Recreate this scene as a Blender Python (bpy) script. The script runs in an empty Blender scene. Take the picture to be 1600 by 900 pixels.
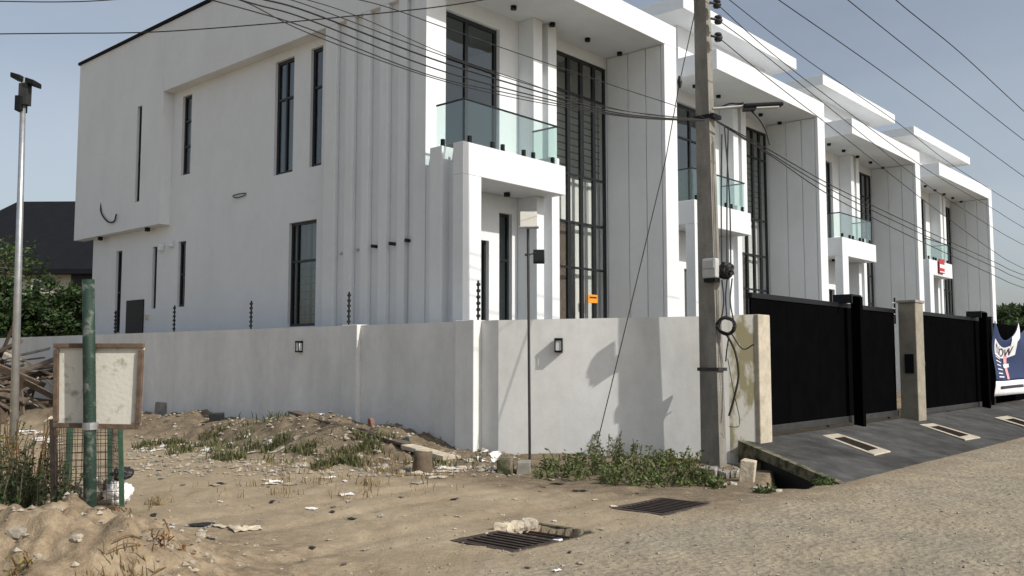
import bpy, math, random
import numpy as np
from mathutils import Vector, noise
R_ = math.radians
random.seed(7); rng = np.random.default_rng(7)
S = bpy.context.scene
COL = S.collection

# ------------------------------------------------------------------ camera
EYE = 1.6; FPX = 1425.0; PITCH = R_(4.44); AZ = R_(41.57)
cam = bpy.data.cameras.new('camera'); camo = bpy.data.objects.new('camera', cam); COL.objects.link(camo)
camo.location = (0, 0, EYE); camo.rotation_euler = (R_(90) + PITCH, 0, AZ - R_(90))
cam.sensor_width = 36; cam.lens = 36 * FPX / 1600; cam.clip_start = 0.1; cam.clip_end = 3000
S.camera = camo
# ------------------------------------------------------------------ sky, sun, exposure
SUN_EL = R_(38); SUN_AZ = R_(9)          # azimuth measured from -Y towards +X
sdir = Vector((math.sin(SUN_AZ) * math.cos(SUN_EL), -math.cos(SUN_AZ) * math.cos(SUN_EL), math.sin(SUN_EL)))
W = bpy.data.worlds.new('World'); S.world = W; W.use_nodes = True
nt = W.node_tree; nt.nodes.clear()
sky = nt.nodes.new('ShaderNodeTexSky'); sky.sky_type = 'NISHITA'; sky.sun_disc = False
sky.sun_elevation = SUN_EL; sky.sun_rotation = math.atan2(sdir.x, sdir.y)
sky.air_density = 1.1; sky.dust_density = 2.6; sky.ozone_density = 1.3; sky.altitude = 0
hs = nt.nodes.new('ShaderNodeHueSaturation'); hs.inputs['Saturation'].default_value = 0.66; hs.inputs['Value'].default_value = 1.0
bg = nt.nodes.new('ShaderNodeBackground'); bg.inputs['Strength'].default_value = 0.14
wo = nt.nodes.new('ShaderNodeOutputWorld')
# thin high cloud: a soft large-scale variation of the sky's own brightness
tc = nt.nodes.new('ShaderNodeTexCoord'); mp = nt.nodes.new('ShaderNodeMapping'); mp.inputs['Scale'].default_value = (1, 1, 2.5)
nz = nt.nodes.new('ShaderNodeTexNoise'); nz.inputs['Scale'].default_value = 1.8; nz.inputs['Detail'].default_value = 5
mr = nt.nodes.new('ShaderNodeMapRange'); mr.inputs['From Min'].default_value = .35; mr.inputs['From Max'].default_value = .7
mr.inputs['To Min'].default_value = 0.0; mr.inputs['To Max'].default_value = 0.35
mx = nt.nodes.new('ShaderNodeMix'); mx.data_type = 'RGBA'; mx.inputs[7].default_value = (5.2, 5.75, 6.5, 1)
L = nt.links.new
L(tc.outputs['Generated'], mp.inputs['Vector']); L(mp.outputs[0], nz.inputs['Vector']); L(nz.outputs['Fac'], mr.inputs['Value'])
L(sky.outputs[0], hs.inputs['Color']); L(hs.outputs[0], mx.inputs[6]); L(mr.outputs[0], mx.inputs[0])
L(mx.outputs[2], bg.inputs['Color']); L(bg.outputs[0], wo.inputs[0])
sl = bpy.data.lights.new('sun', 'SUN'); sl.energy = 4.6; sl.angle = R_(0.5); sl.color = (1, .955, .885)
so = bpy.data.objects.new('sun', sl); COL.objects.link(so); so.rotation_euler = (-sdir).to_track_quat('-Z', 'Y').to_euler()
so.location = (5, -5, 30)
S.view_settings.view_transform = 'Standard'; S.view_settings.look = 'None'; S.view_settings.exposure = -0.2; S.view_settings.gamma = 1
S.view_settings.use_curve_mapping = False

# ------------------------------------------------------------------ measuring helpers (photo pixel -> point on a real plane)
Fv = Vector((math.cos(AZ) * math.cos(PITCH), math.sin(AZ) * math.cos(PITCH), math.sin(PITCH)))
Rv = Vector((math.sin(AZ), -math.cos(AZ), 0)); Uv = Rv.cross(Fv)
Fh = Vector((math.cos(AZ), math.sin(AZ), 0)); C0 = Vector((0, 0, EYE))
def ray(x, y): return FPX * Fv + (x - 800) * Rv - (y - 450) * Uv
def at(x, y, ax, v):
    d = ray(x, y); return C0 + d * ((v - C0[ax]) / d[ax])
def hit(x, y, P, n):
    d = ray(x, y); n = Vector(n); return C0 + d * ((Vector(P) - C0).dot(n) / d.dot(n))
def dep(x, y, d): return C0 + ray(x, y) * (d / ray(x, y).dot(Fh))
def gp(x, y, z=0.0): return at(x, y, 2, z)

# ------------------------------------------------------------------ materials
def mat(name, col, rough=.7, var=.12, scale=3.0, bump=.15, bscale=40, metal=0, col2=None, streak=0, spec=.4, thr=None, leaf=False, isl=False, stain=0):
    m = bpy.data.materials.new(name); m.use_nodes = True
    t = m.node_tree; n = t.nodes; l = t.links.new
    b = n['Principled BSDF']; b.inputs['Roughness'].default_value = rough; b.inputs['Metallic'].default_value = metal
    b.inputs['Specular IOR Level'].default_value = spec
    g = n.new('ShaderNodeNewGeometry')
    z1 = n.new('ShaderNodeTexNoise'); z1.inputs['Scale'].default_value = scale; z1.inputs['Detail'].default_value = 6; z1.inputs['Roughness'].default_value = .6
    src = g.outputs['Position']
    if streak:
        mpp = n.new('ShaderNodeMapping'); mpp.inputs['Scale'].default_value = (1, 1, streak); l(src, mpp.inputs['Vector']); l(mpp.outputs[0], z1.inputs['Vector'])
    else: l(src, z1.inputs['Vector'])
    r = n.new('ShaderNodeValToRGB')
    c = Vector(col); d = Vector(col2) if col2 else c * (1 - var)
    u = c if col2 else c * (1 + var * .6)
    lo, hi = thr if thr else (.3, .7)
    r.color_ramp.elements[0].position = lo; r.color_ramp.elements[1].position = hi
    r.color_ramp.elements[0].color = (*d, 1); r.color_ramp.elements[1].color = (*[min(v, .86) for v in u], 1)
    l(z1.outputs['Fac'], r.inputs['Fac']); out = r.outputs['Color']
    if stain:      # rain streaks and scuffs: patchy wear of the paint
        for sc, zs, k in ((1.3, .3, stain*.7), (.55, .8, stain), (5, 1, stain*.5)):
            mp2 = n.new('ShaderNodeMapping'); mp2.inputs['Scale'].default_value = (1, 1, zs); l(src, mp2.inputs['Vector'])
            z3 = n.new('ShaderNodeTexNoise'); z3.inputs['Scale'].default_value = sc; z3.inputs['Detail'].default_value = 8; z3.inputs['Roughness'].default_value = .7; l(mp2.outputs[0], z3.inputs['Vector'])
            r3 = n.new('ShaderNodeValToRGB'); r3.color_ramp.elements[0].position = .36; r3.color_ramp.elements[1].position = .56
            r3.color_ramp.elements[0].color = (1-k, 1-k*1.02, 1-k*1.08, 1); r3.color_ramp.elements[1].color = (1, 1, 1, 1); l(z3.outputs['Fac'], r3.inputs['Fac'])
            mm = n.new('ShaderNodeMix'); mm.data_type = 'RGBA'; mm.blend_type = 'MULTIPLY'; mm.inputs[0].default_value = 1; l(out, mm.inputs[6]); l(r3.outputs['Color'], mm.inputs[7]); out = mm.outputs[2]
    if leaf or isl:
        h = n.new('ShaderNodeHueSaturation'); ma = n.new('ShaderNodeMapRange'); ma.inputs['To Min'].default_value = .45 if leaf else .7; ma.inputs['To Max'].default_value = 1.5 if leaf else 1.2
        l(g.outputs['Random Per Island'], ma.inputs['Value']); l(ma.outputs[0], h.inputs['Value']); l(out, h.inputs['Color']); out = h.outputs['Color']
    l(out, b.inputs['Base Color'])
    if bump:
        z2 = n.new('ShaderNodeTexNoise'); z2.inputs['Scale'].default_value = bscale; z2.inputs['Detail'].default_value = 4; l(src, z2.inputs['Vector'])
        bp = n.new('ShaderNodeBump'); bp.inputs['Strength'].default_value = bump; bp.inputs['Distance'].default_value = .02
        l(z2.outputs['Fac'], bp.inputs['Height']); l(bp.outputs[0], b.inputs['Normal'])
    if leaf:
        tr = n.new('ShaderNodeBsdfTranslucent'); l(out, tr.inputs['Color']); mxs = n.new('ShaderNodeMixShader'); mxs.inputs[0].default_value = .25
        l(b.outputs[0], mxs.inputs[1]); l(tr.outputs[0], mxs.inputs[2]); l(mxs.outputs[0], n['Material Output'].inputs[0])
    return m
def glass(name, tint, refl, rough=.02):
    m = bpy.data.materials.new(name); m.use_nodes = True; t = m.node_tree; n = t.nodes; l = t.links.new; n.clear()
    o = n.new('ShaderNodeOutputMaterial'); tr = n.new('ShaderNodeBsdfTransparent'); tr.inputs[0].default_value = (*tint, 1)
    gl = n.new('ShaderNodeBsdfGlossy'); gl.inputs['Roughness'].default_value = rough; gl.inputs['Color'].default_value = (.92, .95, .95, 1)
    fw_ = n.new('ShaderNodeLayerWeight'); fw_.inputs['Blend'].default_value = .5; fr = n.new('ShaderNodeMath'); fr.operation = 'POWER'; fr.inputs[1].default_value = 3.5; l(fw_.outputs['Facing'], fr.inputs[0])
    mr = n.new('ShaderNodeMapRange'); mr.inputs['To Min'].default_value = refl; mr.inputs['To Max'].default_value = min(1, refl + .7)
    g = n.new('ShaderNodeNewGeometry'); z = n.new('ShaderNodeTexNoise'); z.inputs['Scale'].default_value = 1.3; l(g.outputs['Position'], z.inputs['Vector'])
    bp = n.new('ShaderNodeBump'); bp.inputs['Strength'].default_value = .12; bp.inputs['Distance'].default_value = .05; l(z.outputs['Fac'], bp.inputs['Height']); l(bp.outputs[0], gl.inputs['Normal'])
    mx = n.new('ShaderNodeMixShader'); l(fr.outputs[0], mr.inputs['Value']); l(mr.outputs[0], mx.inputs[0]); l(tr.outputs[0], mx.inputs[1]); l(gl.outputs[0], mx.inputs[2]); l(mx.outputs[0], o.inputs[0])
    return m
M = {}
M['white'] = mat('white_plaster', (.695, .718, .735), .75, .03, .9, .12, 60, stain=.045)
M['shell'] = mat('interior_plaster', (.74, .73, .70), .8, .03, 1, 0)
M['bwall'] = mat('boundary_plaster', (.75, .75, .73), .8, .13, 1.1, .09, 30, streak=.35, stain=.10)
M['black'] = mat('black_metal', (.008, .009, .010), .5, .2, 4, 0, spec=.2)
M['gate'] = mat('gate_black', (.003, .003, .0035), .7, .2, 3, .05, 20, spec=0)
M['frame'] = mat('window_frame_black', (.012, .014, .016), .4, .2, 4, 0)
M['glass'] = glass('window_glass', (.60, .63, .63), .07)
M['clear'] = glass('clear_stair_glass', (.945, .96, .955), .05)
M['green_glass'] = glass('balcony_glass', (.86, .925, .905), .05)
M['conc'] = mat('grey_concrete', (.27, .25, .22), .9, .35, 5, .4, 50)
M['pole'] = mat('pole_concrete', (.27, .255, .225), .9, .3, 4, .45, 35, streak=.3, stain=.25)
M['post'] = mat('gatepost_concrete', (.27, .245, .19), .9, .25, 4, .3, 40)
M['dampwall'] = mat('damp_stained_plaster', (.62, .60, .54), .85, col2=(.30, .27, .16), scale=1.7, thr=(.42, .48), bump=.12, bscale=24, streak=.5)
M['steel'] = mat('galvanised_steel', (.42, .43, .44), .4, .2, 6, .05, metal=.7)
M['darksteel'] = mat('dark_steel', (.05, .05, .05), .5, .3, 6, .05, metal=.4)
M['rust'] = mat('rusty_iron', (.055, .04, .032), .75, .4, 12, .3, 60, metal=.2)
M['greenpaint'] = mat('worn_green_paint', (.013, .033, .022), .65, col2=(.12, .135, .11), scale=9, thr=(.34, .47), bump=.3, bscale=40)
M['greenpaint2'] = mat('faded_green_paint', (.05, .105, .068), .6, .4, 9, .2, 40)
M['wood'] = mat('weathered_wood', (.15, .115, .085), .85, .45, 7, .35, 30, isl=True)
M['framewood'] = mat('board_frame_wood', (.125, .085, .058), .8, .45, 9, .3, 40)
M['boardwhite'] = mat('notice_board_white', (.58, .56, .49), .7, col2=(.28, .27, .22), scale=6, thr=(.32, .46), bump=.2, bscale=25)
M['stone'] = mat('rubble_stone', (.34, .30, .24), .95, .4, 6, .5, 25, isl=True)
M['palestone'] = mat('pale_stone', (.52, .45, .34), .95, .35, 8, .5, 25)
M['asphalt'] = mat('ramp_paving', (.092, .092, .090), .9, .4, 2.4, .5, 40, spec=.15, stain=.32)
M['moss'] = mat('mossy_concrete', (.17, .145, .10), .95, col2=(.045, .052, .022), scale=6, thr=(.42, .56), bump=.5, bscale=30)
M['cream'] = mat('cream_concrete', (.46, .41, .32), .9, .25, 6, .3, 40)
M['roofdark'] = mat('charcoal_roof', (.010, .011, .013), .85, .2, 2, .1, 20, spec=.12)
M['creamwall'] = mat('cream_house_wall', (.50, .46, .37), .8, .15, 2, .1, 30)
M['leafdark'] = mat('leaf_dark', (.040, .072, .020), .6, .4, 3, 0, leaf=True)
M['leafmid'] = mat('leaf_mid', (.060, .105, .022), .6, .35, 3, 0, leaf=True)
M['leafweed'] = mat('leaf_weed', (.105, .145, .040), .6, .35, 3, 0, leaf=True)
M['leafyel'] = mat('leaf_yellow', (.16, .16, .03), .6, .35, 3, 0, leaf=True)
M['dry'] = mat('dry_stalk', (.22, .13, .06), .8, .35, 5, 0, leaf=True)
M['grass'] = mat('grass_blade', (.105, .112, .042), .7, .35, 4, 0, leaf=True)
M['drygrass'] = mat('dry_grass', (.27, .20, .10), .8, .3, 4, 0, leaf=True)
M['bark'] = mat('bark', (.12, .09, .06), .9, .3, 8, .4, 30)
M['plasticwhite'] = mat('white_plastic', (.72, .71, .69), .5, .15, 8, .2, 20)
M['plasticgrey'] = mat('grey_plastic', (.46, .46, .45), .45, .12, 8, 0)
M['rubber'] = mat('black_rubber', (.012, .012, .012), .6, .2, 8, 0)
M['blue'] = mat('banner_blue', (.014, .030, .10), .6, .2, 6, .1, 8)
M['bannerwhite'] = mat('banner_white', (.74, .74, .75), .6, .1, 6, .1, 8)
M['red'] = mat('sign_red', (.42, .03, .035), .5, .1, 6, 0)
M['pink'] = mat('banner_pink', (.75, .33, .36), .6, .1, 6, 0)
M['orange'] = mat('sign_orange', (.78, .30, .02), .5, .1, 6, 0)
M['ink'] = mat('print_dark', (.03, .02, .03), .6, .1, 6, 0)
M['scrapblack'] = mat('black_plastic_scrap', (.02, .02, .022), .5, .3, 9, .3, 20)
M['teal'] = mat('teal_plastic', (.02, .055, .055), .5, .2, 9, .2, 20)
M['muddark'] = mat('mud_and_pit_dark', (.018, .016, .013), .5, .3, 8, .4, 20)  # near-black: wet mud, and the darkness inside the drain and pits
M['lens'] = mat('lamp_lens', (.62, .63, .62), .3, .05, 5, 0)
M['solar'] = mat('solar_panel_back', (.50, .48, .42), .5, .12, 9, 0)
M['brickred'] = mat('brick_red', (.20, .11, .08), .9, .3, 8, .3, 30)

HEAP = gp(90, 860, .25)
def ground_mat(name):
    m = bpy.data.materials.new(name); m.use_nodes = True; t = m.node_tree; n = t.nodes; l = t.links.new
    b = n['Principled BSDF']; b.inputs['Roughness'].default_value = .95; b.inputs['Specular IOR Level'].default_value = .15
    g = n.new('ShaderNodeNewGeometry'); P = g.outputs['Position']
    def N(sc, det=5, ro=.6, vec=P):
        z = n.new('ShaderNodeTexNoise'); z.inputs['Scale'].default_value = sc; z.inputs['Detail'].default_value = det; z.inputs['Roughness'].default_value = ro; l(vec, z.inputs['Vector']); return z.outputs['Fac']
    def ramp(f, stops):
        r = n.new('ShaderNodeValToRGB'); e = r.color_ramp.elements
        while len(e) < len(stops): e.new(.5)
        for k, (p, c) in zip(e, stops): k.position = p; k.color = (*c, 1)
        l(f, r.inputs['Fac']); return r.outputs['Color']
    def mix(f, a, c, bt='MIX'):
        x = n.new('ShaderNodeMix'); x.data_type = 'RGBA'; x.blend_type = bt
        if isinstance(f, float): x.inputs[0].default_value = f
        else: l(f, x.inputs[0])
        l(a, x.inputs[6]); l(c, x.inputs[7]); return x.outputs[2]
    def math_(op, a, c):
        x = n.new('ShaderNodeMath'); x.operation = op
        for i, v in enumerate((a, c)):
            if isinstance(v, (int, float)): x.inputs[i].default_value = v
            else: l(v, x.inputs[i])
        return x.outputs[0]
    sand = ramp(N(.9, 6, .65), [(.28, (.255, .20, .132)), (.5, (.345, .276, .186)), (.72, (.41, .335, .232))])
    sand = mix(.38, sand, ramp(N(9, 6, .7), [(.3, (.62, .6, .58)), (.6, (1, 1, 1))]), 'MULTIPLY')
    road = ramp(N(2.2, 7, .7), [(.25, (.25, .215, .16)), (.55, (.345, .30, .228)), (.8, (.41, .36, .275))])
    drift = ramp(N(.55, 6, .7), [(.40, (1, 1, 1)), (.64, (1.16, 1.12, 1.03))]); road = mix(1.0, road, drift, 'MULTIPLY')
    vo = n.new('ShaderNodeTexVoronoi'); vo.inputs['Scale'].default_value = 15; l(P, vo.inputs['Vector'])
    road = mix(.5, road, ramp(vo.outputs['Distance'], [(.15, (1.0, 1.0, 1.0)), (.7, (.76, .75, .74))]), 'MULTIPLY')
    road = mix(.5, road, ramp(N(38, 3, .6), [(.3, (.72, .72, .72)), (.6, (1.0, 1.0, 1.0))]), 'MULTIPLY')
    sx = n.new('ShaderNodeSeparateXYZ'); l(P, sx.inputs[0])
    e = math_('ADD', sx.outputs['Y'], math_('MULTIPLY', math_('SUBTRACT', N(.8, 6, .65), .5), 2.4))
    mr = n.new('ShaderNodeMapRange'); mr.inputs['From Min'].default_value = 4.3; mr.inputs['From Max'].default_value = 5.3; l(e, mr.inputs['Value'])
    col = mix(mr.outputs[0], road, sand)
    # darker, dirtier soil on the rubbish-strewn verge by the wall
    dr = n.new('ShaderNodeMapRange'); dr.inputs['From Min'].default_value = 8.2; dr.inputs['From Max'].default_value = 9.2
    l(math_('ADD', sx.outputs['X'], math_('MULTIPLY', math_('SUBTRACT', N(1.3, 5), .5), 2.0)), dr.inputs['Value'])
    dirt = ramp(N(5, 7, .75), [(.3, (.085, .066, .045)), (.5, (.165, .128, .085)), (.72, (.29, .23, .16))])
    dg = math_('MULTIPLY', dr.outputs[0], mr.outputs[0]); dg = math_('MULTIPLY', dg, .88)
    col = mix(dg, col, dirt)
    # brown earth mixed into the heap in the corner
    vd = n.new('ShaderNodeVectorMath'); vd.operation = 'DISTANCE'; l(P, vd.inputs[0]); vd.inputs[1].default_value = tuple(HEAP)
    hm = n.new('ShaderNodeMapRange'); hm.inputs['From Min'].default_value = 2.6; hm.inputs['From Max'].default_value = 1.4
    l(math_('ADD', vd.outputs['Value'], math_('MULTIPLY', math_('SUBTRACT', N(2.2, 6, .7), .5), 1.8)), hm.inputs['Value'])
    earth = ramp(N(4.5, 8, .75), [(.34, (.13, .095, .06)), (.5, (.25, .19, .125)), (.66, (.40, .32, .215))])
    col = mix(math_('MULTIPLY', hm.outputs[0], .9), col, earth)
    l(col, b.inputs['Base Color'])
    bp = n.new('ShaderNodeBump'); bp.inputs['Strength'].default_value = .7; bp.inputs['Distance'].default_value = .035
    l(math_('ADD', N(14, 7, .7), math_('MULTIPLY', N(60, 3), .35)), bp.inputs['Height'])
    b2 = n.new('ShaderNodeBump'); b2.inputs['Strength'].default_value = .5; b2.inputs['Distance'].default_value = .03
    l(math_('MULTIPLY', vo.outputs['Distance'], math_('SUBTRACT', 1.0, mr.outputs[0])), b2.inputs['Height']); l(bp.outputs[0], b2.inputs['Normal'])
    l(b2.outputs[0], b.inputs['Normal']); return m
M['ground'] = ground_mat('sand_and_road')

# ------------------------------------------------------------------ object helpers
def wloc(o):
    v = Vector((0, 0, 0))
    while o: v += o.location; o = o.parent
    return v
def tag(o, label=None, cat=None, group=None, kind=None):
    if label: o['label'] = label
    if cat: o['category'] = cat
    if group: o['group'] = group
    if kind: o['kind'] = kind
    return o
def thing(name, loc, label, cat, group=None):
    o = bpy.data.objects.new(name, None); COL.objects.link(o); o.location = Vector(loc); o.empty_display_size = .3
    return tag(o, label, cat, group)
class MB:
    def __init__(s): s.v = []; s.f = []
    def quadpts(s, pts): k = len(s.v); s.v += [tuple(p) for p in pts]; s.f.append(tuple(range(k, k + len(pts)))); return s
    def hexa(s, p):
        k = len(s.v); s.v += [tuple(q) for q in p]
        s.f += [(k, k+3, k+2, k+1), (k+4, k+5, k+6, k+7), (k, k+1, k+5, k+4), (k+1, k+2, k+6, k+5), (k+2, k+3, k+7, k+6), (k+3, k, k+4, k+7)]; return s
    def box(s, x0, x1, y0, y1, z0, z1):
        return s.hexa([(x0,y0,z0),(x1,y0,z0),(x1,y1,z0),(x0,y1,z0),(x0,y0,z1),(x1,y0,z1),(x1,y1,z1),(x0,y1,z1)])
    def obox(s, c, ax, ay, az):
        c, ax, ay, az = map(Vector, (c, ax, ay, az))
        return s.hexa([c-ax-ay-az, c+ax-ay-az, c+ax+ay-az, c-ax+ay-az, c-ax-ay+az, c+ax-ay+az, c+ax+ay+az, c-ax+ay+az])
    def tube(s, pts, r, n=8, cap=True):
        pts = [Vector(p) for p in pts]; k0 = len(s.v); N = len(pts)
        for i, p in enumerate(pts):
            d = (pts[min(i+1, N-1)] - pts[max(i-1, 0)])
            d = d.normalized() if d.length > 1e-9 else Vector((0, 0, 1))
            a = d.cross(Vector((0, 0, 1)) if abs(d.z) < .95 else Vector((1, 0, 0))).normalized(); b = d.cross(a)
            rr = r[i] if isinstance(r, (list, tuple)) else r
            for j in range(n):
                t = 2 * math.pi * j / n; s.v.append(tuple(p + a * (rr * math.cos(t)) + b * (rr * math.sin(t))))
        for i in range(N - 1):
            for j in range(n):
                s.f.append((k0+i*n+j, k0+i*n+(j+1) % n, k0+(i+1)*n+(j+1) % n, k0+(i+1)*n+j))
        if cap: s.f.append(tuple(k0 + j for j in range(n))[::-1]); s.f.append(tuple(k0 + (N-1)*n + j for j in range(n)))
        return s
    def wall(s, axis, plane, th, u0, u1, z0, z1, ops=()):
        us = sorted({u0, u1, *[v for o in ops for v in o[:2] if u0 < v < u1]}); zs = sorted({z0, z1, *[v for o in ops for v in o[2:] if z0 < v < z1]})
        nu, nz_ = len(us) - 1, len(zs) - 1
        sol = lambda i, j: 0 <= i < nu and 0 <= j < nz_ and not any(o[0] < (us[i]+us[i+1])/2 < o[1] and o[2] < (zs[j]+zs[j+1])/2 < o[3] for o in ops)
        P = (lambda u, w, z: (u, plane + w, z)) if axis == 'y' else (lambda u, w, z: (plane + w, u, z))
        for i in range(nu):
            for j in range(nz_):
                if not sol(i, j): continue
                a, b, c, d = us[i], us[i+1], zs[j], zs[j+1]
                s.quadpts([P(a,0,c), P(b,0,c), P(b,0,d), P(a,0,d)]); s.quadpts([P(a,th,c), P(a,th,d), P(b,th,d), P(b,th,c)])
                if not sol(i-1, j): s.quadpts([P(a,0,c), P(a,0,d), P(a,th,d), P(a,th,c)])
                if not sol(i+1, j): s.quadpts([P(b,0,c), P(b,th,c), P(b,th,d), P(b,0,d)])
                if not sol(i, j-1): s.quadpts([P(a,0,c), P(a,th,c), P(b,th,c), P(b,0,c)])
                if not sol(i, j+1): s.quadpts([P(a,0,d), P(b,0,d), P(b,th,d), P(a,th,d)])
        return s
    def build(s, name, m, parent=None, bevel=0, smooth=False, kind=None):
        me = bpy.data.meshes.new(name); o = wloc(parent) if parent else Vector((0, 0, 0))
        me.from_pydata([(a - o.x, b - o.y, c - o.z) for a, b, c in s.v], [], s.f); me.update()
        me.materials.append(M[m] if isinstance(m, str) else m)
        ob = bpy.data.objects.new(name, me); COL.objects.link(ob)
        if parent: ob.parent = parent
        if smooth: me.polygons.foreach_set('use_smooth', [True] * len(me.polygons))
        if bevel:
            bv = ob.modifiers.new('bevel', 'BEVEL'); bv.width = bevel; bv.segments = 2; bv.limit_method = 'ANGLE'
        if kind: ob['kind'] = kind
        return ob
def at_base(o):      # move a single-mesh thing's origin to its foot
    me = o.data; v = np.empty(len(me.vertices) * 3); me.vertices.foreach_get('co', v); v = v.reshape(-1, 3)
    c = np.array([v[:, 0].mean(), v[:, 1].mean(), v[:, 2].min()]); me.vertices.foreach_set('co', (v - c).ravel()); o.location = c; me.update(); return o

def window(parent, axis, plane, u0, u1, z0, z1, uc=(), zc=(), rec=.09, fw=.06, bars=None, barz=None, name='window', mw=.05, gm='glass'):
    """frame set rec behind the wall face; panes, mullions and transoms are sub-parts"""
    P = (lambda u, w, z: (u, plane + w, z)) if axis == 'y' else (lambda u, w, z: (plane + w, u, z))
    def bx(mb, a, b, c, d, w0, w1):
        p, q = P(a, w0, c), P(b, w1, d); return mb.box(min(p[0],q[0]), max(p[0],q[0]), min(p[1],q[1]), max(p[1],q[1]), p[2], q[2])
    f = MB()
    bx(f, u0, u1, z0, z0+fw, rec, rec+.06); bx(f, u0, u1, z1-fw, z1, rec, rec+.06)
    bx(f, u0, u0+fw, z0+fw, z1-fw, rec, rec+.06); bx(f, u1-fw, u1, z0+fw, z1-fw, rec, rec+.06)
    fo = f.build(name, 'frame', parent)
    for u in uc: bx(MB(), u-mw/2, u+mw/2, z0+fw, z1-fw, rec-.008, rec+.055).build('mullion', 'frame', fo)
    us = [u0+fw, *[v for u in uc for v in (u-mw/2, u+mw/2)], u1-fw]; zs = [z0+fw, *[v for z in zc for v in (z-.025, z+.025)], z1-fw]
    for i in range(0, len(us), 2):
        for z in zc: bx(MB(), us[i], us[i+1], z-.025, z+.025, rec-.004, rec+.052).build('transom', 'frame', fo)
        for j in range(0, len(zs), 2): bx(MB(), us[i], us[i+1], zs[j], zs[j+1], rec+.028, rec+.034).build('pane', gm, fo)
    if bars:
        b = MB(); lo, hi = barz if barz else (z0+fw, z1-fw); k = lo + bars
        while k < hi:
            bx(b, u0+fw, u1-fw, k-.009, k+.009, rec+.13, rec+.148); k += bars
        for u in np.linspace(u0+.1, u1-.1, max(2, int((u1-u0)/.45))): bx(b, u-.008, u+.008, lo, hi, rec+.15, rec+.166)
        b.build('burglar_bars', 'black', fo)
    return fo

# ------------------------------------------------------------------ terrain height
def g2(x, y, cx, cy, sx, sy, a=0):
    dx, dy = x - cx, y - cy; c, s = math.cos(a), math.sin(a)
    return math.exp(-(((dx*c + dy*s) / sx) ** 2 + ((-dx*s + dy*c) / sy) ** 2))
def sstep(a, b, v): t = max(0, min(1, (v - a) / (b - a))); return t * t * (3 - 2 * t)
MND = [(gp(60, 860, .3), .95, .75, .34), (gp(190, 850, .15), .8, .5, .20), (gp(-120, 830, .3), 1.2, .9, .42), (gp(230, 905, .1), .6, .4, .12)]
DRAIN = [(10.98, 4.90), (12.05, 5.02), (12.62, 6.05), (10.62, 5.30)]
def hgt(x, y):
    n1 = noise.noise((x*.5, y*.5, 0)); n2 = noise.noise((x*1.7, y*1.7, 3)); n3 = noise.noise((x*4.5, y*4.5, 7)); n4 = noise.noise((x*11, y*11, 1))
    verge = sstep(4.4, 5.6, y)
    h = .012*n1 + verge * (.02*n2 + .014*n3 + .006*n4) + (1-verge)*.004*n3
    h -= verge * sum(.028*math.exp(-((y - yy - .25*noise.noise((x*.4, yy, 2)))/.13)**2) for yy in (6.35, 7.65, 8.5)) * (1 - sstep(8.3, 9.3, x) * sstep(9.3, 10, y))
    h -= verge * .022 * max(0, noise.noise((x*3.1, y*3.1, 21)) - .32) * 3
    m = 0
    for c, sx, sy, a in MND: m += a * g2(x, y, c.x, c.y, sx, sy, AZ - R_(90))
    h += m * (1 + .35*n2 + .30*n3 + .12*n4)
    if y > 9.5:                                   # rubbish berm along the side wall
        front = 8.55 + .5*n1 + .25*n2 - .05*max(0, y-16)
        b = sstep(front, front + 1.5, x) * sstep(9.8, 12.2, y) * (.33 + .11*n1 + .10*n2)
        h += b + sstep(front-.2, front+.6, x) * (  .05*n3 + .035*n4)
        h += .26 * g2(x, y, 9.8, 13.9, .9, 1.4) + .35 * g2(x, y, 10.2, 23.0, .8, 1.0)
    h += .10 * sstep(-.9, 0, -( (y-9.99)*1.97 + (x-10.93)*3.49 ) / -4.0) * sstep(6.3, 7.2, y) * (1 - sstep(10.0, 10.8, y)) * (1 - sstep(12.3, 13, x))
    if 10.2 < x < 12.7 and 4.7 < y < 6.4:         # open drain before the ramp end
        dmin = min(((bx_-ax_)*(y-ay_) - (by_-ay_)*(x-ax_)) / math.hypot(bx_-ax_, by_-ay_) for (ax_, ay_), (bx_, by_) in zip(DRAIN, DRAIN[1:] + DRAIN[:1]))
        h -= .5 * sstep(-.02 + .03*n4, .06, dmin)
    for gx0, gx1, gy0, gy1 in ((8.16, 9.08, 5.18, 5.76), (5.80, 6.90, 5.13, 5.80)):   # pits below the grates
        if gx0 < x < gx1 and gy0 < y < gy1: h = -.40
    return h
def gz(x, y): return hgt(x, y)
def on(x, y, it=6):
    z = 0.0
    for _ in range(it): p = gp(x, y, z); z = hgt(p.x, p.y)
    return Vector((p.x, p.y, z))

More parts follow.
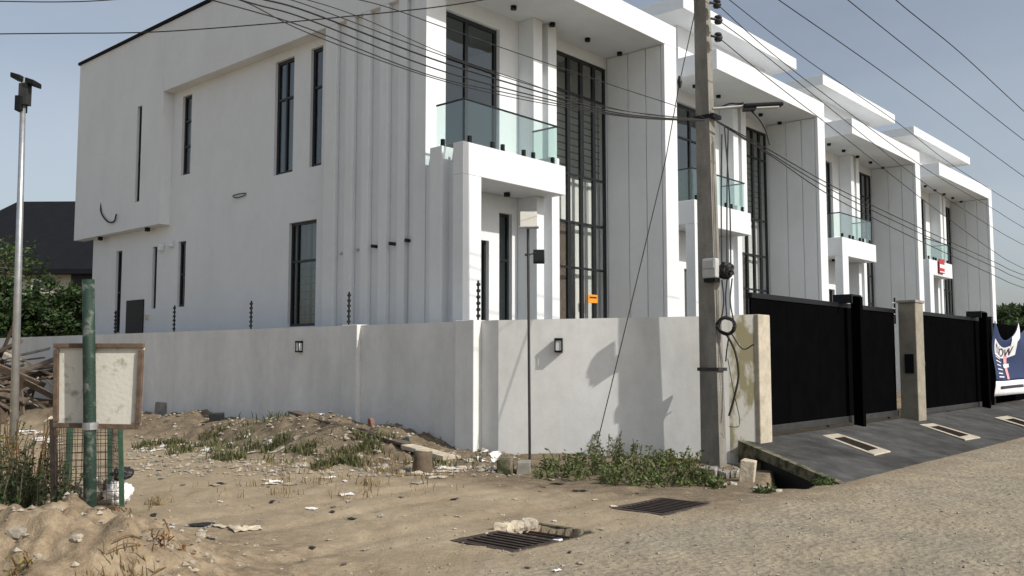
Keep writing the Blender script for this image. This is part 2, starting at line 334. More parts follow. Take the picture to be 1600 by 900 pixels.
# ------------------------------------------------------------------ ground and road
nd, nr = 340, 400
ds = 4.6 * (46 / 4.6) ** (np.linspace(0, 1, nd)); rs = np.linspace(-.85, .85, nr)
V = np.zeros((nd, nr, 3))
for i, d in enumerate(ds):
    for j, r in enumerate(rs):
        x = Fh.x*d + Rv.x*r*d; y = Fh.y*d + Rv.y*r*d; V[i, j] = (x, y, hgt(x, y))
idx = np.arange(nd*nr).reshape(nd, nr)
Q = np.stack([idx[:-1,:-1], idx[:-1,1:], idx[1:,1:], idx[1:,:-1]], -1).reshape(-1, 4)
cc = V.reshape(-1, 3)[Q].mean(1)
wob = np.array([.35*noise.noise((a*.7, 0, 9)) + .12*noise.noise((a*2.5, 1, 9)) for a in cc[:, 0]])
isroad = cc[:, 1] < 4.75 + wob
for nm, msk in (('ground', ~isroad), ('road', isroad)):
    q = Q[msk]; u, inv = np.unique(q, return_inverse=True)
    me = bpy.data.meshes.new(nm); me.from_pydata(V.reshape(-1, 3)[u].tolist(), [], inv.reshape(-1, 4).tolist()); me.materials.append(M['ground'])
    me.polygons.foreach_set('use_smooth', [True]*len(me.polygons)); me.update()
    o = bpy.data.objects.new(nm, me); COL.objects.link(o); tag(o, kind='structure')
def ring(name, pts, z): b = MB(); b.quadpts([(x, y, z) for x, y in pts]); return tag(b.build(name, 'ground'), kind='structure')
ring('terrain', [(-900, -900), (900, -900), (900, 900), (-900, 900)], -.55)

# ------------------------------------------------------------------ ramp up to the gates, with the drain mouth at its end
RZ = .36
b = MB()
b.hexa([(11.75, 4.72, -.5), (70, 4.45, -.5), (70, 6.95, -.5), (12.75, 6.62, -.5), (11.75, 4.72, .012), (70, 4.45, .012), (70, 6.95, RZ), (12.75, 6.62, RZ)])
ramp = tag(b.build('driveway_ramp', 'asphalt'), kind='structure')
b = MB()   # mossy end of the ramp slab, standing proud of the paving, with a dark drain mouth in it
def rp(t, z): return Vector((11.75 + t*1.0, 4.72 + t*1.90, z))
def rtop(t): return .012 + (RZ-.012)*t
for t0, t1, z0, z1 in ((-.03, .10, -.5, None), (.10, .80, None, None), (.80, 1.0, -.5, None)):
    o = Vector((-.09, .05, 0)); za = z0 if z0 else rtop(t0)-.13; zb = z0 if z0 else rtop(t1)-.13; p = [rp(t0, za), rp(t1, zb), rp(t1, zb), rp(t0, za)]
    b.hexa([p[0]+o, p[0], p[1], p[1]+o, Vector((*(p[0]+o).xy, rtop(t0)+.012)), Vector((*p[0].xy, rtop(t0)+.012)), Vector((*p[1].xy, rtop(t1)+.012)), Vector((*(p[1]+o).xy, rtop(t1)+.012))])
b.build('slab_edge', 'moss', ramp)
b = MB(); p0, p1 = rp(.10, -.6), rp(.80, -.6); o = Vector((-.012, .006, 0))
b.quadpts([p0+o, p1+o, Vector((*(p1+o).xy, rtop(.8)-.128)), Vector((*(p0+o).xy, rtop(.1)-.128))]); b.build('drain_mouth_dark', 'rubber', ramp)  # flat black sheet stands in for the darkness inside the drain
b = MB(); b.quadpts([(x, y, -.40) for x, y in [(10.4, 5.2), (10.9, 4.7), (12.2, 4.8), (12.9, 6.3)]]); tag(b.build('mud_dark_sheet', 'muddark'), kind='structure')  # black mud floor, keeps the drain dark where sun would reach
def slot(x0, y0, x1, y1, x2, y2, x3, y3):
    """pale cement surround of a drain slot on the ramp; corners given on the photo, placed on the ramp plane"""
    n = Vector((0, -(RZ-.012), 2.05)).normalized(); P0 = (20, 4.66, .012)
    pts = [hit(a, c, P0, n) for a, c in ((x0, y0), (x1, y1), (x2, y2), (x3, y3))]
    c = sum(pts, Vector()) / 4; root = thing('drain_slot', c, *slot_lab.pop(0), group='drain slots in the paved ramp')
    up = n * .014; t = MB(); inn = [c + (p - c) * .64 for p in pts]
    for i in range(4):
        j = (i+1) % 4; t.hexa([pts[i]-up, pts[j]-up, inn[j]-up, inn[i]-up, pts[i]+up, pts[j]+up, inn[j]+up*.9, inn[i]+up*.9])
    t.build('cement_surround', 'cream', root, bevel=.012)
    MB().quadpts([q + n*.006 for q in inn]).build('drain_bed', 'rust', root)
    for k in range(7):
        a = (k + .5) / 7; p = inn[0].lerp(inn[1], a); q = inn[3].lerp(inn[2], a); d = (q - p).normalized() * .0; e = (inn[1]-inn[0]).normalized() * .014
        MB().hexa([p-e+n*.008, p+e+n*.008, q+e+n*.008, q-e+n*.008, p-e+up, p+e+up, q+e+up, q-e+up]).build('bar', 'rust', root)
slot_lab = [('cement-rimmed drain slot in the ramp before the nearer gate', 'drain'), ('cement-rimmed drain slot in the ramp beside the concrete gatepost', 'drain'), ('cement-rimmed drain slot in the ramp before the banner', 'drain')]
slot(1284, 681, 1310, 678, 1392, 706, 1366, 712); slot(1436, 664, 1458, 662, 1532, 684, 1508, 688); slot(1553, 653, 1574, 650, 1650, 672, 1630, 676)

# ------------------------------------------------------------------ townhouses
YP, YW, ZS, ZT, ZB, ZBS = 11.3, 12.98, 9.05, 9.58, 5.49, 4.90
FL = .25
def downlights(root, pts, z):
    for x, y in pts: MB().tube([(x, y, z-.075), (x, y, z+.02)], .065, 12).build('downlight', 'black', root)
def townhouse(label, XL, XB, XC, XP, sf, end=False, red=False):
    root = thing('townhouse', (XP, YP, 0), label, 'house', 'row of white townhouses')
    XI = XP - .54
    aL, aR, aM = XP-6.34+sf, XP-4.48+sf, XP-5.41+sf
    cL, cR = XP-2.55+sf*.5, XI
    fl0 = XL if not end else 12.1
    # upper front wall with the balcony window and tall stair window
    opA = (aL, aR, ZB+.02, 8.70); opC = (cL, cR-.01, .45, 8.78)
    MB().wall('y', YW, .22, fl0, XI, FL, ZT, [opA, opC]).build('front_wall', 'white', root)
    window(root, 'y', YW, *opA, uc=[aM], zc=[7.75], fw=.08, mw=.09)
    dc = (cR-cL)/4
    window(root, 'y', YW, *opC, uc=[cL+dc*1.02, cL+dc*2.02, cL+dc*3.02], zc=[3.73, 4.8, 5.93, 7.88], fw=.07, mw=.11, bars=.17, barz=(6.0, 7.85), rec=.03, gm='clear')
    # pier pair left of the stair window: upper storey and porch below
    for a, c in ((-3.86, -3.56), (-3.36, -3.06)):
        MB().box(XP+a+sf, XP+c+sf, YW-.44, YW-.003, ZB+.003, ZS-.003).build('pilaster', 'white', root, bevel=.008)
    MB().box(XP-3.56+sf+.002, XP-3.36+sf-.002, YW-.25, YW-.004, ZB+.003, ZS-.004).build('pilaster_recess', 'white', root)
    # porch: column, slab, back wall, piers
    XR = XB + 2.95
    MB().box(XB, XB+.475, YP, YP+.26, 0, ZBS-.002).build('porch_column', 'white', root, bevel=.01)
    if end: MB().box(XB+.30, XB+2.95, YP+.003, YW-.003, ZBS, ZB).box(XB, XB+.302, YP+.001, YP+.26, ZBS, ZB).build('balcony_slab', 'white', root, bevel=.01)
    else: MB().box(XB, XR, YP+.002, YW-.003, ZBS, ZB).build('balcony_slab', 'white', root, bevel=.01)
    yb = 12.3
    o1 = (XB+1.15, XB+1.75, FL+.1, 3.94); o2 = (XB+2.05, XB+2.44, FL+.1, 4.55)
    MB().wall('y', yb, .2, XB+.35, XB+2.6, FL, ZBS-.004, [o1, o2]).build('porch_wall', 'white', root)
    window(root, 'y', yb, *o1, zc=[], fw=.05); window(root, 'y', yb, *o2, zc=[3.6], fw=.05)
    for a, c, zt in ((2.61, 2.84, ZBS-.003), (3.10, 3.35, ZB+.3)):
        MB().box(XB+a, XB+c, 11.78, YW-.004, FL, zt).build('pilaster', 'white', root, bevel=.008)
    MB().box(XB+2.842, XB+3.098, 12.05, YW-.005, FL, ZBS-.003).build('pilaster_recess', 'white', root)
    downlights(root, [(XB+1.0, 12.0), (XB+1.95, 12.0)], ZBS)
    # fin wall with panel joints, canopy
    fin = MB().box(XI+.03, XP, YP, YW+.2, FL, ZS).build('fin_wall', 'white', root, bevel=.008)
    ys = [YW-.004, 12.34, 11.83, YP+.10]
    for i in range(3): MB().box(XI, XI+.029, ys[i+1]+.012, ys[i]-.012, FL, ZS-.02).build('panel', 'white', fin, bevel=.004)
    MB().box(XI+.002, XI+.031, YP+.001, YP+.088, FL, ZS-.02).build('panel', 'white', fin)
    MB().box(XC, XP+.001, YP-.001, YW+.2, ZS+.001, ZT).build('canopy', 'white', root, bevel=.01)
    k0 = XP - .72
    downlights(root, [(k0-i*1.30, 12.45) for i in range(5)], ZS)
    # set-back top storey wall under a floating roof slab
    MB().box(XC+.9, XP-.55, YW+.003, YW+6, ZT-.3, 10.87).build('clerestory_wall', 'white', root)
    MB().box(XC+.0-.1, XP+.08, 12.2, YW+6.6, 10.872, 11.23).build('roof_slab', 'white', root, bevel=.012)
    # balcony balustrade
    gy, ztop = YP+.10, 6.30
    gx0, gx1 = XB+.12, XB+2.80
    n = 3; w = (gx1-gx0)/n
    bal = MB().tube([(gx0, YP+.82, ztop), (gx0, gy, ztop), (gx1, gy, ztop), (gx1, YP+.75, ztop)], .02, 8).build('handrail', 'frame', root)
    for i in range(n):
        p = MB().box(gx0+i*w+.012, gx0+(i+1)*w-.012, gy-.006, gy+.006, ZB+.04, ztop-.012).build('glass_panel', 'green_glass', root)
        for fx in (.16, .84): MB().box(gx0+(i+fx)*w-.03, gx0+(i+fx)*w+.03, gy-.03, gy+.03, ZB+.002, ZB+.15).build('clamp', 'black', p)
    for gx, ye in ((gx0, YP+.82), (gx1, YP+.75)):
        p = MB().box(gx-.006, gx+.006, gy+.012, ye, ZB+.04, ztop-.012).build('glass_panel', 'green_glass', root)
        MB().box(gx-.03, gx+.03, ye-.2, ye-.14, ZB+.002, ZB+.15).build('clamp', 'black', p)
    # closed rooms behind the glass
    YB = YW + (14.2 if end else 9)
    sh = MB(); x0, x1 = (12.16, XP-.02) if end else (XL+.02, XP-.02)
    y0 = YW + .23
    sh.quadpts([(x0, YB, 0), (x1, YB, 0), (x1, YB, ZT), (x0, YB, ZT)]); sh.quadpts([(x1, y0, 0), (x1, YB, 0), (x1, YB, ZT), (x1, y0, ZT)])
    if not end: sh.quadpts([(x0, y0, 0), (x0, YB, 0), (x0, YB, ZT), (x0, y0, ZT)])
    sh.quadpts([(x0, y0, ZT-.05), (x1, y0, ZT-.05), (x1, YB, ZT-.05), (x0, YB, ZT-.05)])
    sh.build('room_shell', 'shell', root)
    p = MB().box(cL-.32, cL-.2, y0, y0+5, FL, ZS); p.box(cL-.2, x1, y0+1.25, y0+1.35, FL, ZS); p.build('partition', 'shell', root)
    MB().box(cL-.19, cL+dc*1.95, y0+.10, y0+.16, FL, 4.78).build('dark_backing', 'framewood', root)  # invented panel, only there to darken the lower left panes
    for u0, u1, z0, z1 in ((cL+dc*2.06, cR+.30, .5, 4.78), (cL+.1, cR+.30, 4.83, 5.90)):
        w_ = (u1-u0)/6
        for k in range(6): MB().box(u0+k*w_+.004, u0+(k+1)*w_-.004, YW+.26+.02*(k % 2), YW+.275+.02*(k % 2), z0, z1).build('bright_backing', 'shell', root)  # white strips added behind the glass so these panes look bright
    MB().box(x0, cL-.33, y0, YB-.1, 5.05, 5.3).build('upper_floor', 'shell', root)
    MB().box(x0, cL-.33, y0+3.4, y0+3.5, FL, ZS).build('partition', 'shell', root)
    MB().box(XB+.3, XB+2.6, yb+.21, YW-.006, FL-.1, FL).build('porch_floor', 'conc', root)
    MB().box(x0, x1, YW-1.6, YB, 0, FL-.002).build('floor_slab', 'conc', root)
    return root
U1 = townhouse('end white townhouse with ribbed side wall and slit windows, nearest the street corner', 11.6, 11.43, 11.64, 18.71, 0, end=True)
U2 = townhouse('white townhouse next to the end house, its balcony partly behind the concrete pole', 18.71, 19.46, 20.70, 27.48, .25)
U3 = townhouse('third white townhouse from the corner, its balcony above the dark gate guide', 27.48, 28.64, 29.74, 36.53, .1)
U4 = townhouse('farthest white townhouse, with a red sign hung on its balcony', 36.53, 37.26, 38.95, 46.8, .2)

# side elevation of the end house
XH, XR_ = 11.6, 11.9
MB().box(XH, 12.12, 12.47, 12.80, 0, ZS-.002).box(11.675, 12.12, 12.802, YW-.002, 0, ZS-.003).build('corner_pier', 'white', U1)
for y0, y1 in ((11.85, 12.17),): MB().box(11.43, 11.75, y0, y1, 0, ZB).build('fin', 'white', U1, bevel=.01)
MB().box(11.62, 11.78, 11.56, 12.468, 0, 5.2).build('porch_side_wall', 'white', U1)
# ribbed panel
MB().box(11.71, 11.92, 12.803, 15.62, 0, 8.668).build('ribbed_panel', 'white', U1)
gro = [(14.912, 15.24), (14.37, 14.66), (13.83, 14.15), (13.27, 13.58), (12.80, 13.05)]
edges = [15.62] + [v for a, c in gro for v in (c, a)]
for i in range(0, len(edges)-1, 2):
    MB().box(XH, 11.709, edges[i+1], edges[i], 0, 8.668).build('rib', 'white', U1, bevel=.012)
for px_, py_ in ((586, 385), (614, 381), (639, 376)):
    q = at(px_, py_, 0, 11.66); MB().tube([(11.57, q.y, q.z), (11.75, q.y, q.z)], .035, 10).build('drain_spout', 'rubber', U1)
for px_, py_ in ((531, 396), (557, 390)):
    q = at(px_, py_, 0, 11.66); MB().tube([(11.655, q.y, q.z), (11.75, q.y, q.z)], .03, 10).build('drain_spout', 'plasticgrey', U1)
def sw(x0, y0, x1, y1, X=XR_):
    p, q = at(x0, y0, 0, X), at(x1, y1, 0, X); return (q.y, p.y, q.z, p.z)
W2 = sw(286, 151.5, 297, 271); W3 = sw(431, 98, 457, 268); W4 = sw(486.5, 77, 502, 257.5)
G1 = sw(182, 393, 187, 520); G2 = sw(239, 386, 243, 482); G3 = sw(279, 378, 288, 479); G4 = sw(452, 349, 492, 509)
MBX = sw(199, 470, 224, 521); W1 = sw(215, 167, 217.5, 314.5, XH)
ops = [W2, W3, W4, G1, G2, G3, G4, (W1[0]-.15, W1[1]+.15, W1[2]-.1, W1[3]+.1)]
YE = 26.95
MB().wall('x', XR_, .24, 15.623, YE, 0, 10.4, ops).build('side_wall', 'white', U1)
MB().wall('x', XH, .297, 22.645, 27.85, 5.13, 10.5, [W1]).build('side_bay', 'white', U1)
MB().box(XH, XR_-.002, 12.473, 22.643, 8.67, 10.5).build('roof_band', 'white', U1, bevel=.008)
MB().box(XR_+.25, 18.6, YW+.5, YE, 10.2, 10.4).build('flat_roof', 'white', U1)
MB().box(XR_, 18.6, YE+.002, YE+.25, 0, 10.4).build('rear_wall', 'white', U1)
MB().box(XH-.05, XH+.35, 12.42, 27.90, 10.502, 10.58).build('roof_edge_trim', 'roofdark', U1)
def three(o, z1=.36, z2=.68): return [o[2]+(o[3]-o[2])*z1, o[2]+(o[3]-o[2])*z2]
window(U1, 'x', XH, *W1, zc=three(W1, .48, .52)[:1], rec=.07, fw=.05)
window(U1, 'x', XR_, *W2, zc=three(W2), rec=.07, fw=.06)
window(U1, 'x', XR_, *W3, uc=[(W3[0]+W3[1])/2], zc=[W3[2]+(W3[3]-W3[2])*.66], rec=.07, fw=.07)
window(U1, 'x', XR_, *W4, zc=[W4[2]+(W4[3]-W4[2])*.67], rec=.07, fw=.07, bars=.17, barz=(W4[2]+.1, W4[2]+1.8))
window(U1, 'x', XR_, *G1, zc=[G1[2]+1.15], rec=.07, fw=.05); window(U1, 'x', XR_, *G2, zc=[], rec=.07, fw=.05); window(U1, 'x', XR_, *G3, zc=[G3[2]+.85], rec=.07, fw=.06)
window(U1, 'x', XR_, *G4, uc=[G4[0]+.78], zc=[G4[2]+1.45], rec=.07, fw=.06, bars=.17, barz=(G4[2]+.1, G4[2]+1.4))
for w_, a, c in ((W3, .52, .98), (W4, .05, .95), (G4, .62, .97), (W2, .1, .5), (G3, .2, .9)):
    for k in range(4):
        u0 = w_[0] + (w_[1]-w_[0])*(a + (c-a)*k/4); u1 = w_[0] + (w_[1]-w_[0])*(a + (c-a)*(k+.94)/4)
        MB().box(XR_+.30+.025*(k % 2), XR_+.315+.025*(k % 2), u0, u1, w_[2]+.02 if w_ is not W4 else w_[2]+1.8, w_[3]-.02).build('curtain_fold', 'shell', U1)
# rooms along the side
p = MB(); p.box(14.4, 14.5, YW+3.9, YE-.1, 0, ZT)
for yy in (16.15, 19.6, 23.2): p.box(12.15, 14.4, yy, yy+.1, 0, 10.1)
p.build('partition', 'shell', U1)
MB().box(12.15, 14.398, 16.26, YE-.1, 5.0, 5.25).build('upper_floor', 'shell', U1)
MB().box(XR_-.03, XR_-.001, MBX[0], MBX[1], MBX[2], MBX[3]).build('meter_cupboard_door', 'black', U1)
for a, c in ((255, 387), (270, 381)):
    q = at(a, c, 0, XR_); MB().box(XR_-.13, XR_-.001, q.y-.07, q.y+.07, q.z-.09, q.z+.09).build('vent_cowl', 'white', U1, bevel=.02)
q = at(230, 495, 0, XR_); MB().box(XR_-.05, XR_-.001, q.y-.07, q.y+.07, q.z-.06, q.z+.06).build('outlet_box', 'creamwall', U1)
for a, c in ((165, 371), (233, 356)):
    q = at(a, c, 2, 5.13); MB().tube([(11.74, q.y, 5.03), (11.74, q.y, 5.15)], .07, 10).build('downlight', 'black', U1)
def smooth(pts, n=6):
    pts = [Vector(p) for p in pts]; P = [2*pts[0]-pts[1]] + pts + [2*pts[-1]-pts[-2]]; out = []
    for i in range(1, len(P)-2):
        for k in range(n):
            t = k/n; a, b_, c, d = P[i-1:i+3]
            out.append(.5*((2*b_) + (c-a)*t + (2*a-5*b_+4*c-d)*t*t + (3*b_-a-3*c+d)*t**3))
    return out + [pts[-1]]
q = [at(a, c, 0, XH-.04) for a, c in ((155, 316), (158, 332), (168, 346), (178, 346), (183, 335))]; q[0].x = XH+.02; q[-1].x = XH-.06
MB().tube(smooth(q), .022, 6).build('conduit', 'rubber', U1)
q = [at(a, c, 0, XR_-.04) for a, c in ((385, 301), (374, 303), (364, 306), (368, 309), (378, 307), (384, 304))]; q[0].x = XR_+.02
MB().tube(smooth(q), .012, 6).build('wire_tail', 'rubber', U1)
# signs on the houses
q = at(925, 467, 1, YW+.02); o = thing('window_sign', q, 'small orange rectangular sign fixed on the tall stair window', 'sign')
MB().box(q.x-.19, q.x+.19, YW-.012, YW+.0, q.z-.10, q.z+.10).build('plate', 'orange', o, bevel=.01)
for k, (w, dz) in enumerate(((.14, .03), )): MB().box(q.x-w, q.x+w, YW-.016, YW-.013, q.z+dz-.018, q.z+dz+.018).build('print', 'ink', o)
p0, p1 = at(1467, 404, 1, YP-.06), at(1476, 428, 1, YP-.06)
o = thing('balcony_sign', ((p0.x+p1.x)/2, YP-.05, p1.z), 'tall red and white agent sign hung on the farthest balcony', 'sign')
MB().box(p0.x, p1.x, YP-.07, YP-.04, p1.z, p0.z).build('plate', 'red', o)
for a, c in ((.36, .62), (.06, .13)): MB().box(p0.x+.04, p1.x-.04, YP-.078, YP-.072, p1.z+(p0.z-p1.z)*a, p1.z+(p0.z-p1.z)*c).build('print', 'bannerwhite', o)

# ------------------------------------------------------------------ boundary wall
WT = 2.226
bw = thing('boundary_wall', (10.9, 10.4, 0), 'white rendered boundary wall wrapping the corner plot', 'wall')
def seg(a, c, t, z0, z1a, z1b=None, inward=1):
    a, c = Vector((*a, 0)), Vector((*c, 0)); d = (c-a).normalized(); nrm = Vector((-d.y, d.x, 0)) * inward * t; z1b = z1b or z1a
    return [a+Vector((0,0,z0)), c+Vector((0,0,z0)), c+nrm+Vector((0,0,z0)), a+nrm+Vector((0,0,z0)), a+Vector((0,0,z1a)), c+Vector((0,0,z1b)), c+nrm+Vector((0,0,z1b)), a+nrm+Vector((0,0,z1a))]
MB().hexa(seg((10.4, 30.5), (10.83, 13.82), .2, -.1, WT)).build('side_wall_panel', 'bwall', bw)
MB().hexa(seg((10.83, 13.36), (10.83, 10.80), .2, -.1, WT-.004)).build('side_wall_panel', 'bwall', bw)
MB().box(10.74, 11.05, 13.362, 13.818, -.1, WT+.01).build('pilaster', 'bwall', bw, bevel=.012)
MB().box(10.745, 11.05, 10.37, 10.798, -.1, WT+.012).build('corner_pilaster', 'bwall', bw, bevel=.012)
MB().box(10.93, 11.1, 9.99, 10.368, -.1, WT+.002).build('corner_return', 'bwall', bw)
CH0, CH1 = Vector((10.93, 9.988, 0)), Vector((12.90, 6.50, 0))
cd = (CH1-CH0).normalized(); cn = Vector((cd.y, -cd.x, 0)); cn = cn if cn.x < 0 else -cn
CM = CH0.lerp(CH1, .905)
MB().hexa(seg(CH0.xy, CM.xy, .2, -.1, WT, 2.262)).build('street_wall_panel', 'bwall', bw)
MB().hexa(seg((CM+cd*.002).xy, (CH1-cd*.0).xy, .2, -.1, 2.262, 2.275)).build('wall_end_panel', 'dampwall', bw)
MB().box(12.905, 13.30, 6.42, 6.75, .2, 2.28).build('end_post', 'cream', bw, bevel=.015)
def chp(px_, py_): return hit(px_, py_, CH0, cn)
# wall lamps
def wall_lamp(P, n, label):
    n = Vector(n).normalized(); s = n.cross(Vector((0, 0, 1))); up = Vector((0, 0, 1))
    r = thing('wall_lamp', P, label, 'lamp', 'box lamps on the boundary wall')
    MB().obox(P+n*.012, s*.055, n*.0115, up*.11).build('back_plate', 'black', r)
    MB().obox(P+n*.075, s*.06, n*.051, up*.014 + Vector((0,0,0))).build('base', 'black', r).location.z = -.095
    MB().obox(P+n*.075, s*.062, n*.052, up*.018).build('cap', 'black', r).location.z = .10
    MB().obox(P+n*.07, s*.042, n*.04, up*.078).build('glass_body', 'lens', r)
    b = MB()
    for i in (-1, 1):
        for j in (.03, .118): MB().obox(P+n*j+s*(.053*i), s*.006, n*.006, up*.085).build('cage_bar', 'black', r)
wall_lamp(at(472, 542, 0, 10.82), (-1, 0, 0), 'black box lamp on the shaded side wall')
wall_lamp(chp(874, 540), cn, 'black box lamp on the sunlit street wall, right of the thin lamp post')
# electric fence spikes
for px_, yb_, yt_, lb in ((180, 522, 485, 'farthest electric fence spike, in front of the slit window by the meter door'), (272, 517, 477, 'electric fence spike on the wall, near the third slit window'), (392, 512, 470, 'electric fence spike standing alone against plain wall'), (545, 505, 456, 'electric fence spike in front of the ribbed panel'), (747, 499, 438, 'electric fence spike on the corner pilaster')):
    P = at(px_, yb_, 0, 10.9 if px_ > 300 else 10.75); P.z = WT; T = at(px_+1, yt_, 0, P.x)
    r = thing('fence_spike', P, lb, 'fence spike', 'electric fence spikes along the wall top')
    MB().box(P.x-.012, P.x+.012, P.y-.012, P.y+.012, WT-.01, T.z).build('rod', 'black', r)
    for k in range(6):
        z = WT + (T.z-WT)*(.12+.155*k); MB().tube([(P.x-.02, P.y-.05, z), (P.x-.02, P.y+.0, z)], .028, 8).build('insulator', 'rubber', r)
    
# ------------------------------------------------------------------ gates
def gate(label, x0, x1, xg, z0, z1):
    y = 6.80; r = thing('sliding_gate', ((x0+x1)/2, y, RZ), label, 'gate', 'black sliding gates')
    n = int((x1-x0)/1.1)
    for i in range(n):
        a = x0+(x1-x0)*i/n; c = x0+(x1-x0)*(i+1)/n
        MB().box(a+.004, c-.004, y, y+.03, z0+.16, z1-.09).build('sheet_panel', 'gate', r)
    MB().box(x0, x1, y-.02, y+.05, z1-.088, z1).build('top_rail', 'black', r, bevel=.006)
    MB().box(x0, x1, y-.035, y+.055, z0+.04, z0+.158).build('bottom_rail', 'darksteel', r, bevel=.006)
    for w in (.06, .45, .93):
        xx = x0+(x1-x0)*w; MB().tube([(xx, y-.02, z0+.055), (xx, y+.03, z0+.055)], .05, 12).build('wheel', 'darksteel', r)
    # guide frame standing in front
    g = thing('gate_guide', (xg, y-.2, RZ-.05), label.replace('black sliding gate', 'black guide post with bracket on the gate'), 'gate guide', 'guide posts of the sliding gates')
    MB().box(xg, xg+.14, y-.30, y-.12, z0-.1, z1+.12).build('post', 'gate', g, bevel=.006)
    MB().box(xg-.30, xg+.18, y-.26, y+.1, z1+.122, z1+.15).build('bracket', 'black', g)
    MB().box(xg-.30, xg-.26, y-.26, y+.1, z1-.02, z1+.12).build('bracket_arm', 'black', g)
    for k in (-.2, -.08): MB().tube([(xg+k, y+.0, z1+.02), (xg+k, y+.0, z1+.12)], .045, 12).build('guide_roller', 'plasticgrey', g)
gate('black sliding gate beside the damp wall end', 13.42, 19.945, 17.25, RZ, 2.66)
gate('black sliding gate right of the concrete gatepost', 20.48, 27.15, 25.9, RZ-.04, 2.68)
gp_ = thing('gatepost', (20.2, 6.6, RZ), 'weathered concrete gatepost standing between the two black gates', 'gatepost')
MB().box(19.95, 20.44, 6.36, 6.72, .2, 2.78).build('post', 'post', gp_, bevel=.015)
MB().box(19.90, 20.48, 6.34, 6.74, 2.782, 2.84).build('cap', 'conc', gp_, bevel=.01)
MB().box(19.91, 19.948, 6.42, 6.60, 1.3, 1.7).build('lock_plate', 'black', gp_); MB().box(20.442, 20.60, 6.40, 6.46, 1.45, 1.55).build('hasp', 'rust', gp_)
MB().box(18.6, 19.94, 7.0, 7.1, RZ, 2.5).build('return_wall', 'conc', gp_)
p = at(1399, 500, 1, 7.3); r = thing('fence_spike', (p.x, 7.3, 2.5), 'electric fence spike behind the first gate, left of the gatepost', 'fence spike', 'electric fence spikes along the wall top')
MB().box(p.x-.015, p.x+.015, 7.29, 7.32, 2.4, 3.0).build('rod', 'black', r)
for k in range(3): MB().tube([(p.x-.22, 7.3, 2.62+.13*k), (p.x, 7.3, 2.62+.13*k)], .012, 6).build('insulator', 'plasticgrey', r)
# far gate leaf and post behind the banner
g = thing('far_gate', (31, 6.9, RZ), 'dark fence panel beyond the gates, hidden by the banner', 'gate')
MB().box(27.35, 40, 6.9, 6.95, RZ, 2.6).build('sheet_panel', 'gate', g); MB().box(27.2, 27.34, 6.7, 6.9, RZ-.1, 2.75).build('post', 'black', g)
# banner: sagging cloth sheet hung on the far gate
def btext(s, size):
    c = bpy.data.curves.new('t', 'FONT'); c.body = s; c.size = size; c.extrude = .0; c.align_x = 'LEFT'
    o = bpy.data.objects.new('t', c); COL.objects.link(o); bpy.context.view_layer.update()
    me = bpy.data.meshes.new_from_object(o.evaluated_get(bpy.context.evaluated_depsgraph_get())); bpy.data.objects.remove(o); return me
bx0, bx1, byy = 26.35, 30.4, 6.50; bz0, bz1 = .62, 2.62
def bs(u, v):      # u along, v up (0..1)
    x = bx0 + (bx1-bx0)*u + .05*v; sag = .52*(1-abs(2*min(u/.62, 1)-1)**1.6) if u < .62 else .45*(1-abs((u-.81)/.19)**1.6)*.6
    z = bz0 + (bz1-bz0)*v - sag*v**2.2; y = byy - .05*math.sin(u*11+v*2)*(.4+.6*v) - .05*math.sin(v*7+u*3)
    return Vector((x, y, z))
ban = thing('banner', (29, 6.5, bz0), 'creased blue and white advertising banner hung beside the far gate', 'banner')
def bpatch(name, m, u0, u1, v0, v1, off, nu=16, nv=10):
    b = MB(); 
    for i in range(nu+1):
        for j in range(nv+1): q = bs(u0+(u1-u0)*i/nu, v0+(v1-v0)*j/nv); b.v.append((q.x, q.y-off*2.2, q.z))
    for i in range(nu):
        for j in range(nv): k = i*(nv+1)+j; b.f.append((k, k+nv+1, k+nv+2, k+1))
    o = b.build(name, m, ban, smooth=True)
    if off == 0: sd = o.modifiers.new('thick', 'SOLIDIFY'); sd.thickness = .004; sd.offset = 0
bpatch('cloth', 'blue', 0, 1, .20, 1, 0, 40, 24); bpatch('cloth_hem', 'bannerwhite', 0, 1, 0, .198, 0, 40, 4)
bpatch('print_panel', 'bannerwhite', .05, .56, .57, .80, .006); bpatch('print_panel', 'pink', .33, .40, .22, .62, .008, 6, 10); bpatch('print_panel', 'bannerwhite', .30, .44, .40, .46, .009, 6, 3)
for k, (u1, v) in enumerate(((.22, .54), (.24, .48), (.20, .42), (.23, .36), (.19, .30), (.22, .25))): bpatch('print_line', 'bannerwhite', .06, u1, v, v+.016, .007, 6, 2)
bpatch('print_line', 'ink', .1, .75, .09, .13, .006, 12, 2)
me = btext('NOW', .62); W_ = bx1-bx0
for v in me.vertices:
    u = .07 + v.co.x*1.0/W_; vv = .60 + v.co.y*.9/(bz1-bz0)*.85; q = bs(u, vv); v.co = (q.x-29, q.y-.03-6.5, q.z-bz0)
me.materials.append(M['ink']); o = bpy.data.objects.new('lettering', me); COL.objects.link(o); o.parent = ban
bpatch('white_corner', 'bannerwhite', .42, .62, .78, 1, .01, 8, 8)

